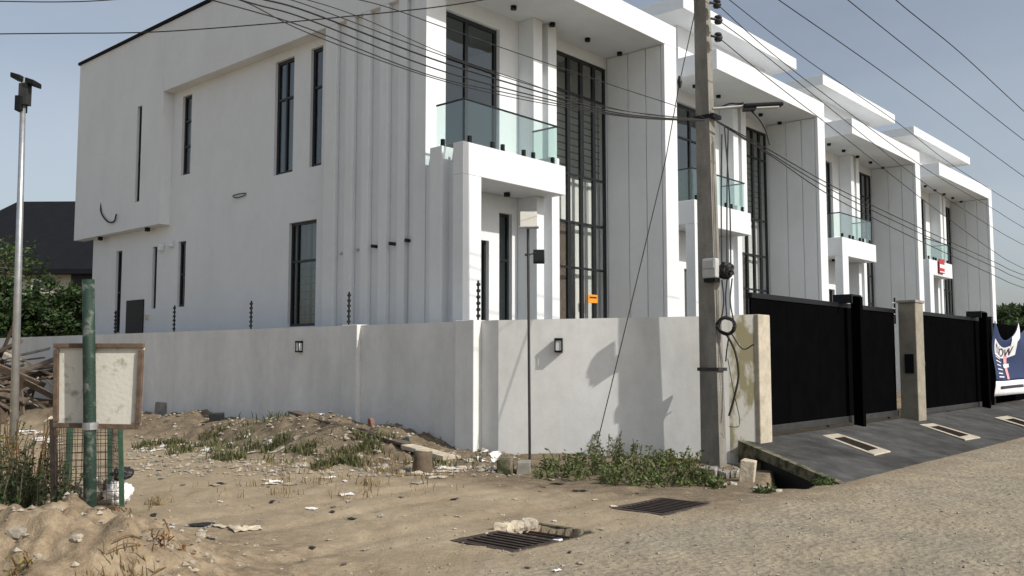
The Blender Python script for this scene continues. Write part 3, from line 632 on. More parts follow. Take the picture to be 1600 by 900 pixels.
# ------------------------------------------------------------------ utility pole and its gear
PC = Vector((12.13, 6.69, 0)); PW, PD, PH = .215, .31, 9.2
up_ = thing('utility_pole', (PC.x+.1, PC.y+.15, 0), 'grey rectangular concrete utility pole against the street wall end', 'pole')
b = MB(); nsg = 12
for i in range(nsg):
    z0, z1 = PH*i/nsg-.1*(i == 0), PH*(i+1)/nsg
    f0, f1 = 1-.45*z0/PH, 1-.45*z1/PH
    # the -X/+Y corner stays plumb, the others taper
    def rect(f, z): y1 = PC.y+PD; x0 = PC.x+.0; return [(x0, y1-PD*f, z), (x0+PW*f, y1-PD*f, z), (x0+PW*f, y1, z), (x0, y1, z)]
    b.hexa(rect(f0, z0) + rect(f1, z1))
b.build('shaft', 'pole', up_)
MB().box(PC.x-.02, PC.x+.27, PC.y-.02, PC.y+.36, -.05, .035).build('footing', 'conc', up_)
PPn = Fh
for px_, py_ in ((1120, 6), (1122, 31), (1122, 58)):
    q = hit(px_, py_, PC, PPn); MB().tube([q+Vector((-.12, .05, 0)), q+Vector((.06, -.03, 0))], [.02, .025], 8).build('insulator_pin', 'darksteel', up_)
    MB().tube([q+Vector((.0, 0, -.06)), q+Vector((0, 0, -.03)), q, q+Vector((0, 0, .03)), q+Vector((0, 0, .06))], [.05, .062, .045, .062, .05], 10).build('insulator', 'rubber', up_)
MB().box(PC.x-.012, PC.x+.235, PC.y+.0, PC.y+.345, 5.24, 5.30).build('clamp_band', 'black', up_)
q = at(1112, 575, 0, PC.x); MB().box(PC.x-.012, PC.x+.25, PC.y-.012, PC.y+.345, 1.42, 1.47).build('strap', 'darksteel', up_)
q0, q1 = at(1100, 405, 0, PC.x-.08), at(1122, 434, 0, PC.x-.08)
mbx = thing('meter_box', (PC.x-.1, (q0.y+q1.y)/2, q1.z), 'pale grey cable box strapped to the pole beside the black cable bundle', 'box')
MB().box(PC.x-.15, PC.x-.03, q1.y, q0.y, q1.z, q0.z).build('case', 'plasticgrey', mbx, bevel=.02)
MB().box(PC.x-.165, PC.x-.152, q1.y+.02, q0.y-.02, q1.z+.14, q0.z-.03).build('lid', 'plasticgrey', mbx, bevel=.006)
MB().box(PC.x-.13, PC.x-.0, q1.y+.02, q0.y-.02, q1.z-.06, q1.z-.002).build('bracket', 'black', mbx)
def knot(name, P, r, n, lab, cat, rad=.011, flat=None, turns=3):
    b = MB()
    for k in range(n):
        a = Vector(rng.normal(size=3)).normalized() if flat is None else (Vector(flat) + .25*Vector(rng.normal(size=3))).normalized()
        u = a.orthogonal().normalized(); v = a.cross(u); rr = r*(.75+.3*random.random())
        b.tube([P + u*(rr*math.cos(t)) + v*(rr*math.sin(t)) + a*(.02*math.sin(3*t)) for t in np.linspace(0, 6.28, 22)], rad, 5, cap=False)
    return at_base(tag(b.build(name, 'rubber'), lab, cat))
NP = PC + Vector((.12, -.14, 0))
P = hit(1134, 423, NP, Fh); bun = knot('cable_bundle', P, .115, 26, 'thick black bundle of cable lashed to the pole beside the grey box', 'cable', .02)
P = hit(1135, 509, NP, Fh); knot('cable_coil', P, .14, 9, 'black coil of spare cable hanging low on the pole', 'cable', .011, flat=(-Fh.x*1, -Fh.y, .15))
b = MB()
for px0, py0, px1, py1, px2, py2 in ((1138, 200, 1136, 300, 1136, 415), (1132, 195, 1140, 310, 1142, 418), (1128, 210, 1127, 330, 1128, 415), (1144, 435, 1141, 470, 1146, 500), (1128, 437, 1131, 470, 1127, 500), (1136, 437, 1134, 465, 1136, 500), (1139, 525, 1136, 545, 1134, 565), (1142, 520, 1160, 545, 1178, 538)):
    b.tube(smooth([hit(px0, py0, NP, Fh), hit(px1, py1, NP, Fh), hit(px2, py2, NP, Fh)]), .011, 5)
b.tube(smooth([hit(a, c, NP, Fh) for a, c in ((1134, 520), (1148, 548), (1154, 585), (1147, 622), (1139, 650))]), .018, 6)  # thick loop added to cast the curved shadow on the wall
b.tube(smooth([hit(a, c, NP, Fh) for a, c in ((1137, 560), (1146, 610), (1156, 662), (1139, 667))]), .006, 5)
at_base(tag(b.build('drop_cables', 'rubber'), 'loose black cables running down the lit side of the pole', 'cable'))
# streetlight on the pole
q = hit(1124, 171, NP, Fh); e1 = hit(1161, 166, NP, Fh); e2 = hit(1223, 163, NP, Fh)
sl_ = thing('street_light', q, 'black streetlight head on a pale arm bracketed to the concrete pole', 'street light')
MB().tube([q + Vector((-.1, .06, 0)), e1], .022, 8).build('arm', 'steel', sl_)
b = MB(); d = (e2-e1).normalized(); sd = d.cross(Vector((0, 0, 1))).normalized()
b.obox((e1+e2)/2, d*(e2-e1).length*.5, sd*.07, Vector((0, 0, .03))); b.build('head', 'black', sl_, bevel=.02)
MB().obox(e1.lerp(e2, .6)-Vector((0, 0, .042)), d*.17, sd*.055, Vector((0, 0, .010))).build('lens', 'plasticgrey', sl_)
MB().obox(e1.lerp(e2, .15)-Vector((0, 0, .05)), d*.09, sd*.05, Vector((0, 0, .025))).build('driver_box', 'black', sl_)
MB().tube(smooth([hit(a, c, NP, Fh) for a, c in ((1127, 167), (1140, 162), (1152, 162), (1162, 161))]), .014, 6).build('supply_cable', 'rubber', sl_)
MB().tube(smooth([hit(a, c, NP, Fh) for a, c in ((1172, 171), (1187, 187), (1197, 205), (1203, 227))]), .014, 6).build('loose_cable', 'rubber', sl_)

# ------------------------------------------------------------------ overhead wires
def wire(pts, P, n, lab, rad=.010, grp='overhead wires'):
    q = smooth([hit(a, c, P, n) for a, c in pts], 8); o = MB().tube(q, rad*.78, 6).build('overhead_wire', 'rubber'); return tag(o, lab, 'wire', grp)
# along the street, at the pole line
for (pts, yy, rad), wlb in zip((([(1330, -70), (1400, 0), (1500, 82), (1600, 174), (1700, 262)], 4.2, .010), ([(1250, -62), (1325, 0), (1460, 108), (1600, 219), (1720, 308)], 4.9, .010),
                ([(1140, -55), (1217, 0), (1400, 128), (1600, 276), (1740, 372)], 5.6, .010)), ('rightmost power wire high in the open sky at top right', 'second power wire from the right in the open sky', 'third power wire from the right in the open sky')):
    wire(pts, (0, yy, 0), (0, 1, 0), wlb, rad)
for pts, wlb in zip(([(1090, -40), (1140, 0), (1260, 93), (1400, 190), (1490, 259), (1600, 328), (1720, 400)], [(1120, 6), (1200, 78), (1300, 156), (1450, 266), (1553, 327), (1600, 356), (1720, 425)],
            [(1122, 31), (1200, 90), (1330, 196), (1450, 290), (1547, 353), (1600, 383), (1720, 445)], [(1122, 58), (1200, 122), (1330, 223), (1450, 318), (1553, 393), (1600, 420), (1720, 478)]), ('wire from above the picture grazing the roof slabs, right of the pole top', 'wire running right from the top insulator of the concrete pole', 'wire running right from the middle insulator of the concrete pole', 'wire running right from the lowest insulator of the concrete pole')):
    wire(pts, (0, 6.62, 0), (0, 1, 0), wlb, .009)
for pts, wlb in zip(([(1120, 189), (1200, 238), (1300, 297), (1420, 356), (1553, 417), (1600, 438), (1720, 480)], [(1120, 189), (1200, 233), (1300, 290), (1420, 348), (1553, 409), (1600, 430), (1720, 472)],
            [(1120, 190), (1210, 247), (1300, 307), (1420, 368), (1553, 430), (1600, 450), (1720, 490)]), ('middle of three service cables running right from the pole clamp', 'upper of three service cables running right from the pole clamp', 'lowest of three service cables running right from the pole clamp')):
    wire(pts, (0, 6.62, 0), (0, 1, 0), wlb, .011)
# service bundle from the clamp to the left, over the corner
nB = Vector((4.9-PC.x, 8.0-PC.y, 0)).cross(Vector((0, 0, 1)))
for (pts, rd), wlb in zip((([(300, -58), (400, -25), (572, 2), (694, 43), (800, 80), (950, 131), (1057, 166), (1100, 184)], .007), ([(300, -45), (400, -14), (480, 8), (664, 77), (800, 124), (945, 166), (1020, 180), (1100, 187)], .007),
            ([(300, -35), (400, -4), (480, 18), (664, 88), (800, 131), (945, 172), (1020, 183), (1100, 188)], .012), ([(300, -22), (400, 7), (480, 30), (664, 102), (800, 141), (945, 175), (1020, 185), (1100, 188)], .010),
            ([(300, -8), (400, 19), (480, 44), (664, 115), (800, 147), (945, 177), (1020, 186), (1100, 189)], .008), ([(300, -15), (380, 2), (480, 51), (664, 118), (800, 152), (945, 178), (1020, 186), (1100, 189)], .007), ([(300, -50), (430, -14), (550, 22), (694, 84), (800, 121), (945, 168), (1100, 187)], .006)), ['uppermost thin cable of the bundle sagging left, crossing the balcony window head', 'second thin cable of the sagging left bundle', 'thickest cable of the sagging left bundle', 'fourth cable of the sagging left bundle, thick', 'fifth cable of the sagging left bundle', 'lowest thin cable of the sagging left bundle', 'thin cable between the uppermost and second of the left bundle']):
    wire(pts, PC, nB, wlb, rd)
wire([(-60, 55), (0, 53), (100, 52), (240, 50), (410, 38), (560, 24), (690, 10), (800, -8)], dep(400, 40, 11), Fh, 'single dark wire crossing in front of the ribbed side wall', .009)
wire([(-60, 1), (0, 2), (90, 3), (170, 0), (300, -12)], dep(100, 3, 12), Fh, 'short run of dark wire at the top left of the sky', .009)
g0 = gp(933, 693, .36); g1 = hit(1093, -45, PC, Fh)
o = thing('stay_wire', g0, 'thin stay wire slanting from the pole top down into the weeds', 'wire')
nS = (g1-g0).cross(Vector((0, 0, 1)))
MB().tube([hit(a, c, g0, nS) for a, c in ((933, 693), (985, 480), (1040, 250), (1062, 128), (1090, 0), (1093, -45))], .008, 6).build('strand', 'rubber', o)
q = hit(1062, 128, g0, nS); MB().tube([q-Vector((0, 0, .09)), q, q+Vector((0, 0, .09))], [.02, .04, .02], 8).build('strain_insulator', 'rubber', o)

# ------------------------------------------------------------------ thin solar lamp post by the wall
B = on(828, 722); T = hit(825, 357, B, Fh)
o = thing('solar_lamp_post', B, 'thin dark post with tilted solar panel and small floodlight before the corner', 'lamp post')
MB().tube([B-Vector((0, 0, .2)), T], .021, 8).build('post', 'darksteel', o)
c = hit(826, 343, B, Fh); s_ = Rv; t_ = (Vector((0, 0, 1))*.85 + Fh*.5).normalized(); n_ = s_.cross(t_)
MB().obox(c, s_*.13, t_*.15, n_*.012).build('solar_panel', 'solar', o, bevel=.005); MB().obox(c-t_*.155, s_*.15, t_*.008, n_*.02).build('panel_bracket', 'steel', o)
c = hit(842, 401, B, Fh); MB().obox(c, s_*.085, Vector((0, 0, .10))+Fh*.05, n_*.03).build('floodlight', 'black', o, bevel=.01)
MB().tube([hit(826, 398, B, Fh), hit(838, 395, B, Fh)], .012, 6).build('bracket', 'darksteel', o); MB().tube([hit(820, 398, B, Fh), hit(828, 398, B, Fh)], .02, 6).build('clamp', 'darksteel', o)

# ------------------------------------------------------------------ left: mast
B = on(21, 700); T = hit(37, 122, B, Fh)
o = thing('lamp_mast', B, 'tall slim galvanised mast with lamp heads at far left', 'lamp post')
MB().tube([B-Vector((0, 0, .2)), B.lerp(T, .5), T], [.075, .06, .045], 10).build('mast', 'steel', o, smooth=True)
for a, c, w in ((30, 122, .10), (52, 130, .09)):
    q = hit(a, c, B, Fh); MB().obox(q, Rv*w+Vector((0, 0, -.03)), Vector((0, 0, .05)), Fh*.14).build('lamp_head', 'black', o, bevel=.02)
q = hit(39, 148, B, Fh); MB().obox(q, Rv*.085, Vector((0, 0, .2)), Fh*.08).build('control_box', 'darksteel', o, bevel=.01)
q = hit(33, 163, B, Fh); MB().obox(q, Rv*.06, Vector((0, 0, .14)), Fh*.12).build('camera_head', 'black', o, bevel=.01)

# ------------------------------------------------------------------ left: notice board on green post
B = on(142, 832); 
o = thing('notice_board', B, 'blank white board in a wooden frame on a flaking green post', 'sign')
T = hit(138, 437, B, Fh)
MB().tube([B-Vector((0, 0, .3)), B.lerp(T, .3), B.lerp(T, .65), T], [.060, .057, .057, .055], 18).build('post', 'greenpaint', o, smooth=True)
bp_ = B + Fh*.10
def bc(x, y): return hit(x, y, bp_, Fh)
tl, tr, bl, br = bc(85, 540), bc(225, 540), bc(84, 664), bc(219, 667)
def bar(a, c, w, name='frame_rail', mt='framewood', th=.025, back=0):
    a, c = Vector(a)+Fh*back, Vector(c)+Fh*back; d = (c-a); m = d.normalized(); s = m.cross(Fh).normalized()
    MB().obox((a+c)/2, d/2, s*w, Fh*th).build(name, mt, o, bevel=.004)
bar(tl, tr, .022); bar(bl, br, .022); bar(tl.lerp(bl, .05)+Rv*.022, bl.lerp(tl, .04)+Rv*.022, .022, th=.024); bar(tr.lerp(br, .05)-Rv*.022, br.lerp(tr, .04)-Rv*.022, .022, th=.024)
MB().hexa([p+Fh*k for k in (.012, .022) for p in (bl, br, tr, tl)]).build('panel', 'boardwhite', o)
MB().tube([hit(141, 668, B-Fh*.0, Fh)+Vector((0, 0, -.02)), hit(141, 660, B, Fh)], .072, 14).build('wire_binding', 'steel', o)
# mesh bin behind the post
Bc = on(136, 800); zc = Bc.z
o = thing('mesh_bin', Bc+Fh*.5, 'green angle-iron mesh bin standing behind the notice board post', 'bin')
D0, D1 = (Bc+Fh*.25), (Bc+Fh*.85)
def cg(x, y, far): return hit(x, y, D1 if far else D0, Fh)
corners = [(cg(83, 802, 0), cg(81, 655, 0)), (cg(191, 792, 0), cg(188, 655, 0)), (cg(172, 770, 1), cg(172, 655, 1)), (cg(103, 772, 1), cg(108, 655, 1))]
for i, (a, c) in enumerate(corners):
    wdt = .024
    MB().obox((a+c)/2, Rv*wdt, (c-a)/2, Fh*.006).obox((a+c)/2+Rv*(wdt if i in (0, 3) else -wdt)+Fh*.02, Rv*.005, (c-a)/2, Fh*.026).build('corner_post', 'greenpaint2' if i else 'rust', o)
for i in range(4):
    a0, c0 = corners[i]; a1, c1 = corners[(i+1) % 4]; b = MB()
    for k in range(0, 12): b.tube([a0.lerp(c0, k/11), a1.lerp(c1, k/11)], .0035, 4)
    for k in range(1, 9): b.tube([a0.lerp(a1, k/9), c0.lerp(c1, k/9)], .0035, 4)
    b.build('mesh_side', 'rust', o)
# sack and rubbish in the bin
def lump(name, c, r, m, seed, lab=None, cat=None, grp=None, sub=3, rough=.35, fr=2.2, shape='rock', parent=None):
    import bmesh
    bm = bmesh.new(); bmesh.ops.create_icosphere(bm, subdivisions=sub, radius=1)
    r = Vector(r) if not isinstance(r, (int, float)) else Vector((r, r, r))
    for v in bm.verts:
        n = v.co.copy(); k = 1 + rough*noise.noise(n*fr*.6+Vector((seed*3.1, 0, 0))) + rough*.5*noise.noise(n*fr*1.7+Vector((0, seed*1.7, 0)))
        if shape == 'rock':
            n = Vector([math.copysign(abs(x)**.65, x) for x in n])
        v.co = Vector((n.x*r.x, n.y*r.y, n.z*r.z))*k
    me = bpy.data.meshes.new(name); bm.to_mesh(me); bm.free(); me.materials.append(M[m])
    if shape != 'rock': me.polygons.foreach_set('use_smooth', [True]*len(me.polygons))
    ob = bpy.data.objects.new(name, me); COL.objects.link(ob); ob.location = c; ob.rotation_euler = (0, 0, random.uniform(0, 6.3))
    return tag(ob, lab, cat, grp)
lump('rubbish_sack', cg(168, 775, 0)+Fh*.25, (.11, .13, .13), 'plasticwhite', 3, 'crumpled white rubbish sack slumped in the mesh bin', 'sack', rough=.6, fr=3, shape='soft', sub=4)
lump('dark_sack', cg(172, 746, 0)+Fh*.28, (.12, .1, .07), 'scrapblack', 5, 'black plastic sack on top of the white sack in the bin', 'sack', rough=.6, fr=3, shape='soft', sub=4)
lump('plastic_bag', cg(122, 772, 0)+Fh*.3, (.14, .14, .15), 'stone', 8, 'grey dusty bag of rubbish in the left of the mesh bin', 'sack', rough=.6, fr=3, shape='soft', sub=4)
lump('paper_wad', cg(120, 752, 0)+Fh*.3, (.05, .05, .04), 'plasticwhite', 9, 'small white paper wad on the grey bag in the bin', 'litter', rough=.7, fr=3, sub=3)

# ------------------------------------------------------------------ foliage
def leaves(name, m, pts, size, parent=None, up=.4, aspect=2.2, kind=None):
    """diamond leaf quads, slightly folded, at the given points"""
    pts = np.asarray(pts, float); n = len(pts); o = wloc(parent) if parent else Vector((0, 0, 0))
    d = rng.normal(size=(n, 3)); d[:, 2] = d[:, 2]*.6 + up; d /= np.linalg.norm(d, axis=1)[:, None]
    s = np.cross(d, rng.normal(size=(n, 3))); s /= np.linalg.norm(s, axis=1)[:, None]; nn = np.cross(d, s)
    L_ = size*rng.uniform(.6, 1.3, n)[:, None]; w = L_/aspect
    v = np.stack([pts, pts+d*L_*.5+s*w*.5+nn*L_*.08, pts+d*L_, pts+d*L_*.5-s*w*.5+nn*L_*.08], 1).reshape(-1, 3) - np.array(o)
    me = bpy.data.meshes.new(name); me.vertices.add(4*n); me.vertices.foreach_set('co', v.ravel()); me.loops.add(4*n); me.polygons.add(n)
    me.loops.foreach_set('vertex_index', np.arange(4*n)); me.polygons.foreach_set('loop_start', np.arange(0, 4*n, 4)); me.update(); me.validate()
    me.materials.append(M[m]); ob = bpy.data.objects.new(name, me); COL.objects.link(ob)
    if parent: ob.parent = parent
    if kind: ob['kind'] = kind
    return ob
def blob(c, r, n, shell=.5):
    d = rng.normal(size=(n, 3)); d /= np.linalg.norm(d, axis=1)[:, None]
    return np.array(c) + d*np.array(r)*(rng.uniform(shell, 1, n)**.6)[:, None]
def tree(base, h, crown, n, size, lab, m='leafdark', cat='tree', grp=None, name='tree', tr=.12, clumps=26):
    root = thing(name, base, lab, cat, grp); base = Vector(base); top = base+Vector((0, 0, h)); cr = Vector(crown)
    MB().tube(smooth([base-Vector((0, 0, .3)), base+Vector((.1, .05, h*.35)), top-Vector((0, 0, cr.z*.6))], 4), [tr*(1-.06*i) for i in range(9)], 8).build('trunk', 'bark', root)
    b = MB(); pts = []
    for k in range(clumps):
        d = Vector(rng.normal(size=3)); d.normalize(); c = top + Vector((d.x*cr.x, d.y*cr.y, d.z*cr.z))*random.uniform(.45, 1)
        b.tube(smooth([top-Vector((0, 0, cr.z*.75)), top.lerp(c, .4)-Vector((0, 0, .1*cr.z)), c], 3), [tr*.35, tr*.3, tr*.25, tr*.2, tr*.15, tr*.1, tr*.06], 5)
        pts.append(blob(c, np.array(cr)*random.uniform(.22, .42), n//clumps, .1))
    b.build('limbs', 'bark', root); leaves('crown', m, np.concatenate(pts), size, root, up=.1); return root
def shrub(base, stems, h, spread, nl, size, lab, m, cat='bush', grp=None, name='bush', lean=.5, dry=False):
    root = thing(name, base, lab, cat, grp); base = Vector(base); b = MB(); pts = []
    for k in range(stems):
        a = random.uniform(0, 6.28); f = random.random()**.5; p = base+Vector((math.cos(a)*spread[0]*f, math.sin(a)*spread[1]*f, 0)); p.z = hgt(p.x, p.y)-.02
        hh = h*random.uniform(.5, 1.1)*(1-.45*f*f); q = p+Vector((math.cos(a)*lean*hh*random.random(), math.sin(a)*lean*hh*random.random(), hh))
        mid = p.lerp(q, .5)+Vector((random.uniform(-.05, .05), random.uniform(-.05, .05), 0)); ln = smooth([p, mid, q], 3)
        b.tube(ln, .006, 4); t = rng.uniform(.12, 1, nl)
        P = np.array([np.array(ln[min(int(x*(len(ln)-1)), len(ln)-2)].lerp(ln[min(int(x*(len(ln)-1))+1, len(ln)-1)], (x*(len(ln)-1)) % 1)) for x in t])
        pts.append(P + rng.normal(size=(nl, 3))*.018)
    b.build('stems', 'dry' if dry else 'bark', root, kind='stuff'); leaves('foliage', m, np.concatenate(pts), size, root, up=.35); return root
# weeds in front of the street wall
wd = [(865, 745, .30, 'low leafy weed left in the clump by the street wall'), (905, 742, .42, None), (950, 738, .50, None), (1000, 738, .55, None), (1040, 745, .52, None), (930, 752, .35, None), (985, 757, .34, None), (1030, 758, .36, None), (1070, 756, .32, None), (890, 720, .42, None), (960, 716, .5, None), (1020, 712, .55, None), (1055, 728, .5, None), (1090, 760, .22, None)]
wl = ['low leafy weed at the left end of the clump below the street wall', 'second leafy weed from the left, right of the thin lamp post', 'tall weed under the stay wire foot, front side', 'tall weed in the middle of the clump, front of the wide pole shadow', 'tall weed at the right middle of the clump, near the shadow edge', 'low weed at the front edge, below the stay wire', 'low front weed in the middle of the clump by the sand', 'low front weed right of the middle, toward the grate', 'low front weed at the right end of the clump', 'weed against the wall at the left of the clump', 'tall weed against the wall where the stay wire meets it', 'tall weed against the wall inside the wide pole shadow', 'tall weed at the right, nearest the dried brown weed', 'smallest weed, at the far right by the loose slabs']
for (x, y, h, _), wlab in zip(wd, wl):
    shrub(on(x, y), 17, h*.86, (.36, .36), 22, .058, wlab, 'leafweed', 'weed', 'weeds below the street wall', 'weed')
shrub(on(1082, 700), 16, .45, (.22, .22), 10, .06, 'half-dried brown weed against the street wall left of the pole', 'dry', 'weed', None, 'weed', dry=True)
shrub(on(1060, 735), 14, .3, (.2, .2), 26, .07, 'bright yellow-green weed at the right of the weed clump', 'leafyel', 'weed', None, 'weed')
shrub(on(1172, 722), 8, .18, (.12, .1), 14, .05, 'tiny weed sprouting at the stained wall end', 'leafmid', 'weed', None, 'weed')
for x, y, h, lab_ in ((1262, 756, .16, 'low grassy weed at the right rim of the open drain'), (1284, 757, .12, 'small weed where the ramp edge meets the road'), (1200, 770, .12, 'small weed at the near rim of the open drain')):
    shrub(on(x, y), 14, h, (.14, .1), 14, .05, lab_, 'leafmid', 'weed', None, 'weed')
# bush by the notice board
for (x, y, h), blab in zip(((18, 812, .62), (64, 800, .66), (-30, 818, .7), (40, 780, .7), (0, 790, .7)), ['dark bush nearest the camera at the left frame edge', 'dark bush right beside the mesh bin', 'dark bush cut off by the left edge of the picture', 'dark bush at the back, below the board corner', 'dark bush at the back left, below the mast']):
    shrub(on(x, y), 26, h, (.3, .3), 34, .05, blab, 'leafdark', 'bush', 'dark bush by the notice board', 'bush', lean=.3)
shrub(on(40, 775), 34, 1.05, (.3, .25), 24, .035, 'rusty brown dried plant rising behind the dark green bush', 'dry', 'plant', None, 'dry_plant', dry=True, lean=.35)
shrub(on(8, 735), 20, 1.0, (.2, .2), 16, .06, 'yellowing leafy plant at the foot of the mast', 'leafyel', 'plant', None, 'plant', lean=.3)
# grass tufts: patches
def grassfield(name, spots, n, h, m, w=.012):
    v = []; f = []
    for x, y, sx, sy, k in spots:
        c = on(x, y)
        for i in range(int(n*k)):
            px_ = c.x + random.gauss(0, sx); py_ = c.y + random.gauss(0, sy)
            if px_ > 10.7 and py_ > 10: continue
            if noise.noise((px_*2.3, py_*2.3, 40)) < -.02 + .25*random.random(): continue
            z = hgt(px_, py_); a = random.uniform(0, 6.28); hh = h*random.uniform(.4, 1.3); ln = random.uniform(.1, .9)*hh; b_ = random.uniform(0, 6.28)
            q = len(v); dx, dy = math.cos(a)*w, math.sin(a)*w; ox, oy = math.cos(b_)*ln, math.sin(b_)*ln
            v += [(px_-dx, py_-dy, z-.01), (px_+dx, py_+dy, z-.01), (px_+dx*.6+ox*.4, py_+dy*.6+oy*.4, z+hh*.65), (px_-dx*.6+ox*.4, py_-dy*.6+oy*.4, z+hh*.65), (px_+ox, py_+oy, z+hh)]
            f += [(q, q+1, q+2, q+3), (q+3, q+2, q+4)]
    me = bpy.data.meshes.new(name); me.from_pydata(v, [], f); me.materials.append(M[m]); o = bpy.data.objects.new(name, me); COL.objects.link(o); return o
tag(grassfield('grass', [(250, 697, .4, .3, 1), (322, 702, .35, .3, 1.2), (378, 714, .25, .22, 1.2), (425, 682, .35, .3, 1.2), (470, 672, .3, .3, .8), (380, 668, .5, .5, .8), (525, 728, .22, .18, 1.3), (570, 676, .3, .3, 1), (290, 688, .4, .3, .7), (1090, 748, .25, .2, .7), (1260, 752, .12, .1, .4), (700, 690, .3, .3, .3)], 700, .13, 'grass'), 'patchy green grass on the rubbish bank along the side wall', 'grass', kind='stuff')
tag(grassfield('dry_grass', [(480, 715, .5, .4, .8), (560, 705, .5, .4, .9), (600, 690, .4, .4, 1), (450, 700, .5, .4, 1), (640, 720, .4, .3, .7), (250, 862, .16, .12, .25), (215, 880, .2, .12, .3), (205, 815, .12, .1, .3), (235, 790, .12, .1, .2), (700, 700, .4, .3, .6), (500, 690, .5, .5, 1)], 520, .10, 'drygrass', .006), 'dry straw-coloured grass on the bank and sand heap', 'dry grass', kind='stuff')
# gravel
def gravel():
    v = []; f = []; base = np.array([(1,0,0),(-1,0,0),(0,1,0),(0,-1,0),(0,0,1),(0,0,-1)], float); tri = [(0,2,4),(2,1,4),(1,3,4),(3,0,4),(2,0,5),(1,2,5),(3,1,5),(0,3,5)]
    def put(p, s):
        k = len(v); r = base*(rng.uniform(.6, 1.3, (6, 1)))*np.array([s*random.uniform(.7, 1.4), s*random.uniform(.7, 1.4), s*.7])
        a = random.uniform(0, 6.28); c, s_ = math.cos(a), math.sin(a)
        for q in r: v.append((p[0]+q[0]*c-q[1]*s_, p[1]+q[0]*s_+q[1]*c, p[2]+q[2]+s*.25))
        f.extend([(a_+k, b_+k, c_+k) for a_, b_, c_ in tri])
    for _ in range(1100):
        x, y = random.uniform(150, 1600), random.uniform(720, 900); p = on(x, y, 3); put(p, random.choice([.006, .008, .01, .013, .018]))
    for _ in range(2600):
        x, y = random.uniform(200, 820), random.uniform(660, 745); p = on(x, y, 3); put(p, random.choice([.01, .015, .02, .03, .045]))
    for _ in range(350):
        x, y = random.uniform(0, 340), random.uniform(810, 900); p = on(x, y, 3); put(p, random.choice([.008, .012, .02, .03]))
    me = bpy.data.meshes.new('gravel'); me.from_pydata(v, [], f); me.materials.append(M['stone']); o = bpy.data.objects.new('gravel', me); COL.objects.link(o)
    return tag(o, 'loose pebbles and crumbs of rubble over sand and road', 'gravel', kind='stuff')
gravel()

# ------------------------------------------------------------------ grates
def grate(x0, x1, y0, y1, xs, lab, z=-.004):
    r = thing('drain_grate', ((x0+x1)/2, (y0+y1)/2, 0), lab, 'drain grate')
    for a, b_, c, d in ((x0, xs, y0, y0+.05), (x0, xs, y1-.05, y1), (x0, x0+.05, y0+.052, y1-.052), (xs-.05, xs, y0+.052, y1-.052)):
        MB().box(a, b_, c, d, -.1, z+.012).build('frame_bar', 'rust', r, bevel=.004)
    n = max(3, int((xs-x0-.1)/.085))
    for k in range(n):
        c = x0+.05+(xs-x0-.1)*(k+.5)/n; MB().box(c-.017, c+.017, y0+.053, y1-.053, -.05, z+.006).build('bar', 'rust', r)
    return r
grate(8.12, 9.12, 5.14, 5.80, 9.12, 'rusty whole drain grate in the sand nearer the weeds')
g = grate(5.76, 6.94, 5.10, 5.84, 6.38, 'rusty half drain grate with a broken open pit beside it')
def pit(x0, x1, y0, y1):
    b = MB(); z0 = -.42
    b.box(x0-.06, x0, y0-.06, y1+.06, z0, -.004); b.box(x1, x1+.06, y0-.06, y1+.06, z0, -.004); b.box(x0, x1, y0-.06, y0, z0, -.004); b.box(x0, x1, y1, y1+.06, z0, -.004); return b
tag(pit(8.12, 9.12, 5.14, 5.80).build('drain_pit', 'moss'), kind='structure'); tag(pit(5.76, 6.94, 5.10, 5.84).build('drain_pit', 'moss'), kind='structure')
for a, c, d, e in ((8.10, 9.14, 5.12, 5.82), (5.74, 6.96, 5.08, 5.86)):
    b = MB(); b.quadpts([(a, d, -.22), (c, d, -.22), (c, e, -.22), (a, e, -.22)]); tag(b.build('mud_dark_sheet', 'muddark'), kind='structure')  # black sheets painted in for the depth darkness of the pits
for i in range(9):     # broken concrete rim along the far side of the open pit
    x = 6.44+.055*i; lump('concrete_lump', (x, 5.84+random.uniform(-.01, .03), .0), (.055, .07, .05+.02*random.random()), 'palestone' if i < 5 else 'stone', i+30, 'lump of broken concrete on the rim of the open drain pit', 'rubble', 'broken concrete rim of the pit', sub=2)
lump('concrete_lump', (6.42, 5.16, -.05), (.06, .05, .06), 'plasticwhite', 77, 'white lump lying in the mouth of the open drain pit', 'rubble', sub=2)
for k in range(3):
    MB().tube([(6.45+.15*k, 5.12, -.02-.01*k), (6.6+.1*k, 5.8, -.06)], .012, 6).build('bent_bar', 'rust', g)

# ------------------------------------------------------------------ rubble, litter, boards
def block(px_, py_, dims, rz, m, lab, cat='block', grp=None, tilt=0, dz=0):
    p = on(px_, py_); x, y, z = dims
    o = MB().obox((0, 0, z), (x, 0, 0), (0, y, 0), (0, 0, z)).build('concrete_block', m, bevel=.012)
    for v in o.data.vertices: v.co += Vector((random.uniform(-.015, .015), random.uniform(-.015, .015), random.uniform(-.01, .01)))
    o.location = p+Vector((0, 0, dz-.02)); o.rotation_euler = (tilt, 0, rz); return tag(o, lab, cat, grp)
block(790, 738, (.15, .10, .11), .5, 'moss', 'dark mossy concrete block left at the foot of the thin post'); block(818, 740, (.13, .10, .10), .7, 'conc', 'grey concrete block right at the foot of the thin post')
block(1168, 752, (.10, .09, .15), .3, 'palestone', 'upright broken concrete piece beside the dark drain mouth', tilt=.12)
block(1135, 745, (.2, .12, .05), .9, 'conc', 'flat concrete slab lying before the pole foot', tilt=.1); block(1105, 742, (.14, .1, .06), 1.9, 'conc', 'small concrete slab at the pole foot beside the weeds', tilt=-.1)
